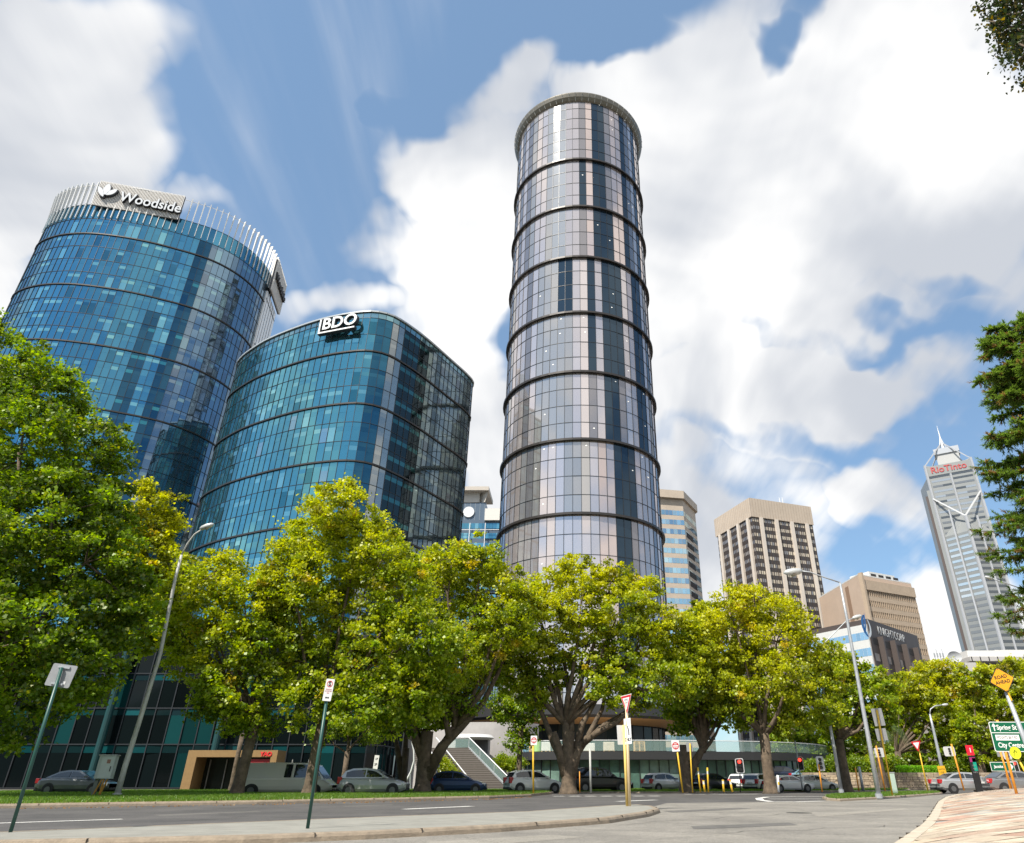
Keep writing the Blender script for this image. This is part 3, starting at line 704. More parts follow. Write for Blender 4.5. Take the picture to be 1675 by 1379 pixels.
for dz, mm, e, dp in ((.05, DK, .09, .35), (.45, LW, 0, .06)):
    text('BDO', 3.5, Mb @ Matrix.Translation((wl_*.57, 1.95, dz)), mm, sg, 'lettering', dp, bold=.06+e, sx=1.0)
    b = MB(); z0, z1 = (dz-.35, dz+.36) if mm is DK else (dz-.06, dz+.06)
    b.box(.3-e, wl_-.1+e, .05-e, .35+e, z0, z1, Mb); b.box(.3-e, .62+e, .05-e+.31, 3.3+e, z0+.004, z1+.004, Mb); b.build('underline', mm, sg)

# ---- dark glass podium along the street on the left
po = thing('glass_podium', 'low dark glass office podium behind the street trees on the left', 'building', (-50, 95, 0))
pl = resample([(-150, 78), (-95, 88), (-62, 92), (-27, 92.5), (-25, 93), (-24, 96), (-24, 104)], 1.9)
def pcol(i, j, k):
    if k == 0: return jc((.006, .06, .066), .25) if random.random() < .5 else jc((.005, .018, .02), .3)
    return jc((.004, .007, .008) if random.random() < .92 else (.006, .04, .042), .4)
pn = facade(po, pl, [17.2, 13.0, 8.9, 4.8, .1], pcol, jit=.02, m=GLASSD, mw=.12, split=lambda j: [(0, .2), (.2, 1)])
b = MB(); b.prism([(p.x-n.x*.2, p.y-n.y*.2) for p, n in zip(pl, pn)]+[(-24, 118), (-150, 118)], 17.2, 17.9); b.build('roof', mat('charcoal_fascia', (.04, .04, .04)), po)
for x in (-57, -43): b = MB(); b.cyl((x, 92 - (0 if x > -62 else (-62-x)*.12)-1.0, 8.5), (0, 0, 1), .42, 17, 12); b.build('column', mat('teal_column', (.006, .05, .053), .5), po)
# bronze portal with a dark recess and red sign
q0 = atY(291, 1291, 86); q1 = atY(461, 1291, 86); x0, x1 = q0.x+.2, q1.x-1.2; ph = 3.95
pr = thing('entrance_portal', 'bronze box frame entrance portal with dark recess and small red lettering', 'entrance', (x0, 86, 0))
BR = mat('bronze_panel', (.32, .20, .085), .45, metal=.25, var=.1)
b = MB(); M = Matrix.Translation((0, 86, 0)); fw = .7
P = [(x0, 0), (x0, ph), (x1, ph), (x1, 0), (x1-fw, 0), (x1-fw, ph-fw), (x0+fw*1.5, ph-fw), (x0+fw*1.5, 0)]
b.face([(x, 86, z) for x, z in (P[0], P[7], P[6], P[1])]); b.face([(x, 86, z) for x, z in (P[1], P[6], P[5], P[2])]); b.face([(x, 86, z) for x, z in (P[2], P[5], P[4], P[3])])
for s in ((P[0], P[1]), (P[1], P[2]), (P[2], P[3]), (P[4], P[5]), (P[5], P[6]), (P[6], P[7])): b.face([(s[0][0], 86, s[0][1]), (s[1][0], 86, s[1][1]), (s[1][0], 88.6, s[1][1]), (s[0][0], 88.6, s[0][1])])
b.build('frame', BR, pr)
b = MB(); b.face([(x0+.7, 88.5, 0), (x1-.6, 88.5, 0), (x1-.6, 88.5, ph-.6), (x0+.7, 88.5, ph-.6)], (.02, .025, .02))
b.build('doors', GLASSD, pr)
b = MB()
for k in range(7): b.box(x0+1.6+k*1.9, x0+1.68+k*1.9, 88.3, 88.45, 0, ph-.9)
b.build('door_frames', mat('pale_frame', (.3, .3, .28)), pr)
b = MB(); b.box(x1-3.6, x1-.86, 86.3, 86.45, ph-2.0, ph-.9); b.build('red_panel', mat('red_panel', (.28, .01, .015), .4), pr)
text('YAO', .62, frame((x1-1.25, 85.97, ph-.42), (1, 0, 0), (0, 0, 1)), mat('red_letter', (.7, .02, .03), .4), pr, 'lettering', .05, bold=.02)
# ---------------------------------------------------------------- low curved glass pavilion with roof terrace
pav = thing('glass_pavilion', 'single storey curved green glass pavilion with roof terrace at the foot of the tower', 'building', (8, 90, 0))
def gcol(i, j, k): return jc(random.choice([(.10, .19, .155), (.16, .25, .21), (.08, .15, .12), (.20, .28, .25), (.06, .11, .09)]), .2)
PG = mat('green_pavilion_glass', (.1, .2, .15), .12, spec=.6, attr=True, var=.35, vscale=.8)
gl = resample([(p.x, p.y) for p in catmull([Vector((-5.4, 99, 0)), Vector((-5.6, 92, 0)), Vector((-3.6, 88.4, 0)), Vector((2, 87, 0)), Vector((9, 87, 0)), Vector((17, 88.2, 0)), Vector((24, 91, 0)), Vector((30, 96, 0)), Vector((35, 104, 0))], 6)], 1.15)
gn = facade(pav, gl, [3.0, .05], gcol, jit=.01, m=PG, mw=.07)
b = MB()
for i in range(len(gl)-1):
    p, q, a, c = gl[i], gl[i+1], gn[i], gn[i+1]; p1 = p+a*.8; q1 = q+c*.8
    b.face([(*p1, 3.0), (*q1, 3.0), (*q1, 3.85), (*p1, 3.85)]); b.face([(*p, 3.0), (*q, 3.0), (*q1, 3.0), (*p1, 3.0)][::-1])
b.build('fascia', MATS['charcoal_fascia'], pav)
b = MB(); b.prism([(p+n*.79) for p, n in zip(gl, gn)]+[Vector((36, 118)), Vector((-5, 118))], 3.7, 3.84); b.build('roof_terrace', CONC, pav)
BG = mat('balustrade_glass', (.35, .5, .47), .08, spec=.6, alpha=.38)
b = MB(); r = MB()
for i in range(len(gl)-1):
    p, q, a, c = gl[i], gl[i+1], gn[i], gn[i+1]; p1 = p+a*.6; q1 = q+c*.6
    b.face([(*p1, 3.9), (*q1, 3.9), (*q1, 4.95), (*p1, 4.95)]); r.beam((*p1, 5.0), (*q1, 5.0), .07)
b.build('balustrade_glass', BG, pav); r.build('handrail', WHITEM, pav)
# things on the terrace
KR = mat('pale_timber', (.62, .42, .20), .7, var=.2)
def crate_at(px, py0, py1, wpx, Y, name, label, cat, m, kind):
    a = atY(px, py1, Y); t = atY(px, py0, Y); s = mpp(a); w = wpx*s; h = t.z-3.86; o = thing(name, label, cat, (a.x, Y, 3.86)); b = MB(); M = Matrix.Translation((a.x, Y, 3.86))
    if kind == 'pallet':
        n = 8
        for k in range(n):
            z = h*k/n
            for s_ in range(5): b.box(-w/2, w/2, -w/2+s_*w/4.6, -w/2+s_*w/4.6+.12, z+.10, z+.13, M)
            for s_ in (-w/2, -.06, w/2-.12): b.box(s_, s_+.12, -w/2, w/2, z, z+.097, M)
        b.build('slats', m, o)
    else:
        b.box(-w/2, w/2, -w/2, w/2, .14, h, M); b.build('body', m, o, bevel=.06)
        b = MB()
        for s_ in (-w/2, -.06, w/2-.12): b.box(s_, s_+.12, -w/2, w/2, 0, .135, M)
        b.build('pallet_base', KR, o)
crate_at(1046, 1213, 1233, 18, 90.5, 'pallet_stack', 'stack of orange timber pallets behind the terrace balustrade', 'pallets', KR, 'pallet')
crate_at(996, 1214, 1233, 18, 90, 'wrapped_crate', 'square cream wrapped crate on terrace just left of the twin sign poles', 'crate', mat('cream_wrap', (.55, .48, .38), .6, var=.15), 'c')
crate_at(962, 1216, 1233, 22, 91, 'wrapped_crate', 'long white wrapped crate on terrace right behind the forked tree', 'crate', mat('white_wrap', (.62, .60, .56), .6, var=.1), 'c')
crate_at(893, 1214, 1233, 15, 90.5, 'wrapped_crate', 'small white bundled crate at the left end of the terrace', 'crate', MATS['white_wrap'], 'c')
crate_at(914, 1218, 1233, 22, 91.5, 'wrapped_crate', 'low pale crate left of the forked tree trunk on the terrace', 'crate', MATS['cream_wrap'], 'c')
def barrel(px, col, nm, lab):
    p = atY(px, 1225, 90.3); o = thing('barrel', lab, 'barrel', (p.x, 90.3, 3.86)); b = MB(); b.tube([(p.x, 90.3, 3.86), (p.x, 90.3, 4.0), (p.x, 90.3, 5.1), (p.x, 90.3, 5.25)], [.36, .42, .42, .3], 12); b.build('drum', mat(nm, col, .5), o)
    b = MB(); b.cyl((p.x, 90.3, 5.28), (0, 0, 1), .3, .08, 12); b.build('lid', DK, o)
barrel(861.5, (.05, .22, .45), 'blue_plastic', 'blue drum at the left corner of the terrace'); barrel(869.5, (.75, .33, .03), 'orange_plastic', 'orange drum on the terrace behind the no entry sign'); barrel(878.5, (.35, .62, .10), 'lime_plastic', 'lime green drum on the terrace right of the orange one')

# curved pale concrete wall and street stairs
cw = thing('concrete_wall', 'pale curved concrete wall with flat round canopy above the street stairs', 'wall', (-14, 98, 0))
wp2 = [(p.x, p.y) for p in catmull([Vector((-22.5, 100, 0)), Vector((-17, 97.5, 0)), Vector((-11, 96.5, 0)), Vector((-6.2, 97.5, 0)), Vector((-4.4, 100, 0))], 6)]
b = MB()
for (ax, ay), (bx, by) in zip(wp2, wp2[1:]):
    b.face([(ax, ay, 0), (bx, by, 0), (bx, by, 7.6), (ax, ay, 7.6)]); b.face([(ax, ay, 7.6), (bx, by, 7.6), (bx, by+6, 7.9), (ax, ay+6, 7.9)])
b.build('wall_face', mat('pale_concrete', (.40, .38, .37), .8, var=.1, vscale=.6), cw)
b = MB(); c = atY(771, 1212, 92); b.tube([(c.x, 93, 5.3), (c.x, 93, 5.55), (c.x, 93, 5.9)], [2.3, 2.7, 2.3], 28); b.build('round_canopy', mat('canopy_white', (.62, .61, .59), .5), cw)
b = MB(); b.box(c.x-2, c.x+2, 92.6, 95, 2.8, 5.3); b.build('kiosk', mat('kiosk_grey', (.12, .12, .13), .5), cw)
st = thing('street_stairs', 'dark wide flight of street stairs with white handrails behind the parked blue car', 'stairs', (-15, 80, 0))
xr0 = atY(835, 1290, 78).x; xl0 = atY(690, 1290, 78).x
b = MB(); ns = 20; top = 4.2
for k in range(ns):
    z = top*(k+1)/ns; y = 78+k*.42; sh = -k*.27
    b.box(xl0+sh*.6, xr0+sh, y, 90, z-top/ns, z-.004)
b.build('steps', mat('dark_stone_step', (.10, .085, .075), .7, var=.15), st)
b = MB()
for k in range(ns): z = top*(k+1)/ns; y = 78+k*.42; sh = -k*.27; b.box(xl0+sh*.6+.01, xr0+sh-.01, y-.012, y+.05, z-.05, z)
b.build('step_nosing', mat('step_edge', (.22, .20, .18), .6), st)
def rail(x0, x1, base, nm='handrail', glass=False):
    b = MB(); p = [(x0, 77.6, base+1.0), (x1, 86.2, top+1.05), (x1-3.2 if glass else x1-.3, 88, top+1.05)]; b.tube(p, .055, 6); b.build(nm, WHITEM, st)
    if glass:
        g_ = MB(); g_.face([(x0, 77.7, .2), (x1, 86.2, top+.05), (x1, 86.2, top+.95), (x0, 77.7, base+.9)]); g_.face([(x1, 86.2, top+.05), (x1-3.2, 88, top+.05), (x1-3.2, 88, top+.95), (x1, 86.2, top+.95)]); g_.build('glass_panel', BG, st)
        r2 = MB(); r2.beam((x0, 77.7, .15), (x1, 86.2, top+.02), .12, .16)
        for t in (0, .35, .7, 1): r2.beam((x0+(x1-x0)*t, 77.7+8.5*t, top*t), (x0+(x1-x0)*t, 77.7+8.5*t, top*t+1.0), .07)
        r2.build('balustrade_frame', GALV, st)
rail(xr0-.1, xr0-5.6, .1, glass=True); rail(xr0-4.2, xr0-9.4, .1); rail(xl0+2.2, xl0-1.8, .1)

# ---------------------------------------------------------------- city blocks on the right and behind
def V2(p): return Vector((p[0], p[1]))
def fr(P, Q, z0=0, k=1):     # frame on a facade: x along P->Q, y up, z outwards, unit k metres
    P = V2(P); Q = V2(Q); u = (Q-P); l = u.length; u.normalize()
    return frame((P.x, P.y, z0), (u.x, u.y, 0), (0, 0, 1)) @ Matrix.Diagonal((k, k, k, 1)), l/k
def ph(x, y, H): p = atZ(x, y, H); return (p.x, p.y)
GB = mat('city_window_glass', (.2, .3, .4), .07, metal=.75, attr=True)

# striped cream and blue block
A0_, A1_, A2_ = ph(1040, 797, 90), ph(1118, 803, 90), ph(1140, 826, 90)
ao = thing('striped_office_block', 'cream and sky blue striped office block beside the round tower', 'office building', (A1_[0], A1_[1], 0))
CRM = mat('cream_precast', (.50, .42, .34), .75, var=.08, vscale=.3)
back = [(A2_[0]-8, A2_[1]+30), (A0_[0], A0_[1]+34)]
def sh_(pts, f, c):  # shrink a plan towards c
    return [(c[0]+(p[0]-c[0])*f, c[1]+(p[1]-c[1])*f) for p in pts]
plan = [A0_, A1_, A2_]+back; cen = (sum(p[0] for p in plan)/5, sum(p[1] for p in plan)/5)
b = MB(); b.prism(plan, 87.2, 90); b.prism(sh_(plan, .93, cen), 84.4, 87.2); body = sh_(plan, .93, cen); b.prism(body, 0, 84.4); b.build('walls', CRM, ao)
b2 = MB()
for a, c in ((body[0], body[1]), (body[1], body[2])):
    M, l = fr(a, c); z = 83.0; n = max(2, int(l/1.3))
    while z > 4:
        b = MB()
        for k in range(n): 
            x0, x1 = l*k/n+.04, l*(k+1)/n-.04; b.face([M @ Vector(q) for q in ((x0, z-1.75, .03), (x1, z-1.75, .03), (x1, z, .03), (x0, z, .03))], jc(random.choice([(.28, .48, .62), (.36, .58, .70), (.45, .64, .72), (.24, .40, .55)]), .12))
        b.build('window_band', GB, ao); z -= 3.35
M, l = fr(body[1], body[2]); z = 76
while z > 4: b2.box(l*.1, l*.62, z-1.9, z, -.2, .05, M); z -= 3.35
b2.build('dark_recess', mat('deep_recess', (.03, .028, .028), .8), ao)

# cream capped tower with dark bays
B0, B1_, B2_ = ph(1168, 850, 100), ph(1225, 814, 100), ph(1326, 829, 100)
bo2 = thing('gridded_office_tower', 'office tower with deep cream cap, cream piers and dark window grid', 'office building', (B1_[0], B1_[1], 0))
B3_ = (B0[0]+(B2_[0]-B1_[0]), B0[1]+(B2_[1]-B1_[1])); plan = [B0, B1_, B2_, B3_]; cen = (sum(p[0] for p in plan)/4, sum(p[1] for p in plan)/4)
b = MB(); b.prism(plan, 92.2, 100); b.build('cap', mat('sandy_concrete', (.48, .40, .32), .8, var=.07, vscale=.25), bo2)
b = MB()
for a, c in ((plan[0], plan[1]), (plan[1], plan[2])):
    M, l = fr(a, c); k = int(l/1.25)
    for i in range(k): b.box(l*i/k-.05, l*i/k+.05, 92.3, 99.9, 0, .06, M)
b.build('cap_joints', mat('cap_joint', (.38, .31, .25), .8), bo2)
body = sh_(plan, .965, cen); b = MB(); b.prism(body, 0, 92.3); b.build('walls', mat('dark_brown_wall', (.05, .042, .04), .5), bo2)
pr_ = MB(); sl = MB(); wn_ = MB()
for fi, (a, c, fracs) in enumerate(((body[0], body[1], (.10, .37, .64, .91)), (body[1], body[2], (.135, .385, .64, .895)))):
    M, l = fr(a, c)
    for f_ in fracs: pr_.box(l*f_-.72, l*f_+.72, 0, 92.25, -.2, .85, M)
    z = 92.0
    while z > 3:
        n = int(l/.98)
        for k in range(n):
            x0, x1 = l*k/n+.12, l*(k+1)/n-.12
            wn_.face([M @ Vector(q) for q in ((x0, z-1.55, .04), (x1, z-1.55, .04), (x1, z-.25, .04), (x0, z-.25, .04))], jc(random.choice([(.48, .42, .33), (.52, .46, .36), (.42, .36, .29), (.20, .20, .21)] if fi else [(.34, .32, .31), (.22, .24, .28), (.30, .27, .24), (.16, .18, .22)]), .15))
            if fi == 0 or k % 2 == 0: sl.box(x1+.02, x1+.2, z-2.95, z, 0, .22, M)
        z -= 2.98
pr_.build('piers', mat('pier_concrete', (.60, .53, .46), .75), bo2); wn_.build('window_grid', mat('window_blind_pane', (.4, .4, .3), .35, spec=.6, attr=True), bo2); sl.build('mullions', mat('bronze_mullion', (.07, .055, .05), .5), bo2)
b = MB(); pc = V2(B1_)*.55+V2(B2_)*.25+V2(B0)*.2; b.box(pc.x-1, pc.x+11, pc.y+6, pc.y+14, 100, 103.4); b.build('plant_room', mat('plant_room', (.5, .48, .44), .8), bo2)
b = MB(); 
for dx in (0, 1.2): b.tube([(B2_[0]-12+dx, B2_[1]+1, 100), (B2_[0]-12+dx, B2_[1]+1, 104.5)], .12, 5)
b.build('antennas', WHITEM, bo2)

# tan block with egg-crate facade
C0, C1, C2 = ph(1340, 978, 60), ph(1404, 940, 60), ph(1490, 955, 60)
co = thing('tan_block', 'tan block with blank pink side wall and rows of small sun fins', 'building', (C1[0], C1[1], 0))
plan = [C0, C1, C2, (C0[0]+C2[0]-C1[0], C0[1]+C2[1]-C1[1])]
b = MB(); b.prism(plan, 0, 59.9); b.build('walls', mat('pink_tan_render', (.52, .40, .31), .8, var=.06, vscale=.2), co)
M, l = fr(C0, C1, 0, .8); b = MB(); b.box(l*.66, l*.74, 0, 73, -.1, .06, M); b.build('wall_groove', mat('groove_brown', (.28, .18, .12), .8), co)
M, l = fr(C1, C2, 0, .8); b = MB(); f2 = MB(); f3 = MB(); z = 69.0
b.box(0, 1.0, 0, 75.6, -.2, 1.6, M)
while z > 8:
    f3.box(1.0, l, z-2.3, z-.3, -.1, .05, M); b.box(1.0, l, z-4.2, z-2.3, 0, .7, M)
    for k in range(28): x = 1.2+(l-1.6)*k/27; f2.box(x-.13, x+.13, z-2.3, z-.002, .052, .8, M)
    z -= 4.2
b.box(1.0, l, 69, 73, 0, 1.1, M)
b.build('spandrels', mat('tan_precast', (.43, .335, .245), .8, var=.08, vscale=.4), co); f2.build('sun_fins', MATS['tan_precast'], co); f3.build('dark_openings', MATS['deep_recess'], co)
b = MB(); M, l = fr(C1, C2, 60, .8); b.box(9, l*.78, 0, 3.0, -12, -2, M); b.prism(plan, 59.95, 60.3); b.build('rooftop_plant', mat('offwhite_plant', (.62, .62, .60), .6), co)
b = MB()
for k in range(4): b.box(10+k*4.5, 13+k*4.5, .6, 2.2, -1.99, -1.9, M)
b.build('plant_windows', MATS['deep_recess'], co)

# dark brown block with name sign
D0, D1, D2 = ph(1322, 1032, 37), ph(1418, 1012, 37), ph(1500, 1040, 37)
do = thing('brown_office_block', 'dark brown office block with ribbed front and pale striped side', 'office building', (D1[0], D1[1], 0))
plan = [D0, D1, D2, (D0[0]+D2[0]-D1[0], D0[1]+D2[1]-D1[1])]
DB = mat('dark_brown_precast', (.075, .058, .052), .6, var=.08)
b = MB(); b.prism(plan, 0, 37); b.build('walls', DB, do)
M, l = fr(D1, D2, 0, 37/45); b = MB(); w_ = MB(); r_ = MB()
for f_ in (.14, .37, .60, .84): b.box(l*f_-.45, l*f_+.45, 0, 40.2, -.1, 1.7, M)
b.build('ribs', DB, do); z = 37.2
r_.box(1.2, l-1.0, 37.6, 39.6, -.1, .04, M)
while z > 3:
    for a_, c_ in ((0, .14), (.14, .37), (.37, .60), (.60, .84), (.84, 1)):
        x0, x1 = l*a_+.7, l*c_-.7; xm = x0+(x1-x0)*.78
        w_.face([M @ Vector(q) for q in ((x0, z-4.4, .05), (xm, z-4.4, .05), (xm, z-2.2, .05), (x0, z-2.2, .05))], jc((.25, .22, .20), .25)); r_.box(xm+.05, x1, z-4.4, z-2.2, -.1, .045, M)
    z -= 4.9
w_.build('windows', MATS['window_blind_pane'], do); r_.build('dark_openings', MATS['deep_recess'], do)
M2_, l2 = fr(D0, D1, 0, 37/45); b = MB(); w_ = MB(); b.box(-6, l2*.985, 0, 43.4, 0, .5, M2_); b.build('side_cladding', mat('white_side_cladding', (.62, .62, .60), .5, var=.06), do)
z = 41.2
while z > 3:
    for k in range(16): x0 = l2*.985*k/16; w_.face([M2_ @ Vector(q) for q in ((x0+.03, z-2.3, .53), (x0+l2*.985/16-.03, z-2.3, .53), (x0+l2*.985/16-.03, z, .53), (x0+.03, z, .53))], jc((.45, .62, .72), .12))
    z -= 4.7
w_.build('side_window_grid', GB, do)
ks = thing('company_sign', 'white KNIGHTCORP lettering with blue crescent emblem on dark brown wall', 'sign', tuple(M @ Vector((l*.4, 42, .1))))
text('KNIGHTCORP', 3.6, M @ Matrix.Translation((l*.42, 42.3, .15)), mat('letter_dull_white', (.62, .62, .61), .6), ks, 'lettering', .03, bold=-.03, sx=.92)
def arcring(Mx, cx, cy, r0, r1, a0, a1, z, mm, nm, ex=0):
    b = MB(); n = 18
    for k in range(n):
        t0 = a0+(a1-a0)*k/n; t1 = a0+(a1-a0)*(k+1)/n; th = lambda t: (r1-r0)*abs(sin(pi*(t-a0)/(a1-a0)))**.6
        P = [(cx+(r1-th(t0))*cos(t0), cy+(r1-th(t0))*sin(t0)), (cx+r1*cos(t0), cy+r1*sin(t0)), (cx+r1*cos(t1), cy+r1*sin(t1)), (cx+(r1-th(t1))*cos(t1), cy+(r1-th(t1))*sin(t1))]
        b.face([Mx @ Vector((x, y, z)) for x, y in P])
    b.build(nm, mm, ks)
arcring(M, -2.6, 42, 1.9, 3.0, radians(-140), radians(70), .5, LW, 'crescent'); arcring(M, -3.0, 42.4, 1.4, 3.2, radians(90), radians(280), .55, mat('logo_blue', (.02, .16, .45), .4), 'crescent')
b = MB(); 
for q in [(-4.6, 39.6, -3.0, 46.2, .6)]:
    P = lens(*q); b.face([M @ Vector((x, y, .7)) for x, y in P])
b.build('emblem_blade', MATS['logo_blue'], ks)

# distant tall tower with mast
E0, E1 = Vector(ph(1513, 765, 230)), Vector(ph(1588, 751, 230))
eo = thing('tall_braced_tower', 'tall silver tower with white diagonal braces, mast and RioTinto sign', 'skyscraper', (E0.x, E0.y, 0))
SIL = mat('silver_panel', (.25, .26, .255), .4, metal=.15, var=.05, vscale=.1); PIPE = mat('brace_white', (.42, .43, .45), .35)
M, l = fr(E0, E1); dpt = 30
b = MB(); P4 = [E0, E1, E1+Vector((8, dpt)), E0+Vector((8, dpt))]; b.prism([(p.x, p.y) for p in P4], 0, 221.5)
b.box(0, l, 221.5, 230, -6, .3, M); b.build('walls', SIL, eo)
w_ = MB(); z = 221.2
w_.face([M @ Vector(q) for q in ((1, 219.6, .12), (l-1, 219.6, .12), (l-1, 221.3, .12), (1, 221.3, .12))], (.10, .11, .12)); z = 217.5
while z > 60:
    for a_, c_ in ((.06, .28), (.28, .47), (.53, .74), (.74, .95)):
        r = random.random(); cc_ = (.20, .21, .22) if r < .35 else ((.10, .11, .12) if r < .7 else (.34, .37, .40)); w_.face([M @ Vector(q) for q in ((l*a_, z-1.7, .1), (l*c_, z-1.7, .1), (l*c_, z, .1), (l*a_, z, .1))], cc_)
    z -= 4.4
w_.build('window_band', mat('silver_window', (.2, .2, .2), .15, metal=.3, attr=True), eo)
b = MB()
b.beam(M @ Vector((0, 60, .5)), M @ Vector((0, 231.5, .5)), 1.5); b.beam(M @ Vector((l, 60, .5)), M @ Vector((l, 231.5, .5)), 1.5); b.beam(M @ Vector((l*.5, 150, .6)), M @ Vector((l*.5, 221, .6)), 1.1)
b.build('corner_tubes', PIPE, eo)
# lower prow that steps forward under the V brace
ap = M @ Vector((l*.56, 0, 9)); ap = Vector((ap.x, ap.y)); zb = 184
b = MB(); n0 = [(E0.x+.3, E0.y), (ap.x, ap.y), (E1.x, E1.y)]; b.prism(n0, 0, zb-14); 
b.face([(*n0[0], zb-14), (*n0[1], zb-14), (*(M @ Vector((l*.5, zb+3, 0))),)]); b.face([(*n0[1], zb-14), (*n0[2], zb-14), (*(M @ Vector((l*.5, zb+3, 0))),)])
b.build('prow', SIL, eo)
w_ = MB()
for fi, (a, c) in enumerate(((n0[0], n0[1]), (n0[1], n0[2]))):
    Mx, lx = fr(a, c); z = zb-16
    while z > 60:
        for a_, c_ in ((.08, .47), (.53, .93)):
            cc_ = random.choice([(.42, .52, .60), (.40, .46, .50), (.5, .56, .6)]) if fi == 0 and z > 120 else ((.10, .11, .12) if fi else (.20, .21, .22)); w_.face([Mx @ Vector(q) for q in ((lx*a_, z-1.9, .1), (lx*c_, z-1.9, .1), (lx*c_, z, .1), (lx*a_, z, .1))], cc_)
        z -= 4.4
w_.build('window_band', MATS['silver_window'], eo)
b = MB(); q = (ap.x, ap.y)
b.beam((*q, 60), (*q, zb-2), 1.7); Mx, lx = fr(n0[0], n0[1]); b.beam(Mx @ Vector((lx*.5, 60, .4)), Mx @ Vector((lx*.5, zb+6, 1.2)), 1.1); Mx, lx = fr(n0[1], n0[2]); b.beam(Mx @ Vector((lx*.5, 60, .4)), Mx @ Vector((lx*.5, zb-2, .4)), 1.1)
b.build('prow_tubes', PIPE, eo)
b = MB(); b.beam(M @ Vector((0, 202, 1.2)), (*q, zb-2), 1.0); b.beam(M @ Vector((l, 202, 1.2)), (*q, zb-2), 1.0); b.build('v_brace', mat('brace_bright', (.62, .62, .62), .3), eo)
b = MB(); b.box(-5.2, -3.2, 0, 206, -12, -2, M); b.build('side_slab', mat('brown_side_slab', (.085, .065, .06), .6), eo)
b = MB(); b.box(-3.2, 0, 0, 210, -10, 0, M); b.build('side_bay', SIL, eo)
b = MB(); b.box(l*.30, l*.80, 230, 243, -20, -10, M); b.build('plant_house', mat('plant_house', (.42, .42, .41), .5), eo)
b = MB(); b.box(l*.27, l*.83, 243, 248, -21, -9, M); b.build('plant_cap', mat('dull_silver', (.5, .5, .5), .3, metal=.5), eo)
hub = M @ Vector((l*.50, 254, -12)); b = MB()
for x_, d_ in ((0, 0), (l, 0), (0, -28), (l, -28)):
    c_ = M @ Vector((x_, 231, d_)); b.beam(hub, c_, .75); b.beam(c_, M @ Vector((l*.5, 231, -14)), .6)
b.build('roof_struts', PIPE, eo)
b = MB(); b.tube([hub+Vector((0, 0, -6)), hub+Vector((0, 0, 4)), hub+Vector((0, 0, 16))], [1.2, .6, .12], 6); b.tube([hub+Vector((-2.5, 0, -4)), hub+Vector((0, 0, 6))], .3, 4); b.tube([hub+Vector((2.5, 0, -4)), hub+Vector((0, 0, 6))], .3, 4); b.build('mast', WHITEM, eo)
rs = thing('company_sign', 'dark red RioTinto lettering near the top of the distant silver tower', 'sign', tuple(M @ Vector((l*.5, 225.6, .3))))
text('RioTinto', 7.4, M @ Matrix.Translation((l*.49, 225.9, .42)), mat('letter_dull_red', (.42, .05, .05), .5), rs, 'lettering', .25, bold=.10, sx=1.0)

# pale block behind, between the teal office and the round tower
q = lambda x, y, H=110: Vector(ph(x, y, H))
G0, G1, G2 = q(735, 798), q(797, 802), q(822, 838, 103)
go = thing('navy_glass_block', 'navy and teal glass block glimpsed between the teal office and round tower', 'office building', (G1.x, G1.y, 0))
Yg = 269; gx = lambda x, y=850: atY(x, y, Yg).x; gz = lambda y: atY(785, y, Yg).z
b = MB(); b.box(gx(725), gx(798), Yg-3, Yg+14, gz(806), gz(800)); b.build('roof_slab', mat('beige_slab', (.52, .47, .41), .7), go)
b = MB(); b.face([(gx(782), Yg+2, gz(822)), (gx(792), Yg-1, gz(822)), (gx(797), Yg-2, gz(806)), (gx(782), Yg+2, gz(806))]); b.box(gx(725), gx(782), Yg, Yg+8, gz(823), gz(806)); b.build('upper_wall', mat('beige_upper', (.60, .56, .50), .7), go)
b = MB(); b.box(gx(725), gx(793), Yg, Yg+12, 0, gz(822)); b.box(gx(793), gx(830), Yg+.5, Yg+12, 0, gz(852)); b.build('navy_walls', mat('navy_panel', (.10, .14, .19), .4, metal=.3), go)
b = MB()
for i in range(9): x = gx(728+i*8); b.box(x-.07, x+.07, Yg-.05, Yg, gz(851), gz(823))
b.build('panel_joints', mat('pale_joint', (.25, .29, .33), .5), go)
b = MB(); b.box(gx(793), gx(830), Yg-1, Yg+9, gz(852)+.01, gz(833)); b.build('white_plant_screen', mat('white_plant_screen', (.68, .65, .60), .5, var=.05), go)
b = MB(); b.cyl((gx(766), Yg-.3, gz(838)), (0, 1, 0), 2.3, .5, 28); b.build('white_disc', WHITEM, go)
w_ = MB(); z = gz(856)
while z > 8:
    w_ = MB()
    for k in range(18):
        x0 = gx(725)+(gx(830)-gx(725))*k/18; w_.face([(x0+.04, Yg-.03, z-2.3), (x0+(gx(830)-gx(725))/18-.04, Yg-.03, z-2.3), (x0+(gx(830)-gx(725))/18-.04, Yg-.03, z), (x0+.04, Yg-.03, z)], jc(random.choice([(.16, .42, .50), (.28, .55, .60), (.10, .30, .40)]), .15))
    w_.build('window_band', GB, go); z -= 4.2
b = MB()
for x in (770, 795): b.beam((gx(x), Yg-1.2, 0), (gx(x), Yg-1.2, gz(857)), .28)
b.beam((gx(725), Yg-1.2, gz(868)), (gx(830), Yg-1.2, gz(868)), .22); b.build('white_frame', WHITEM, go)

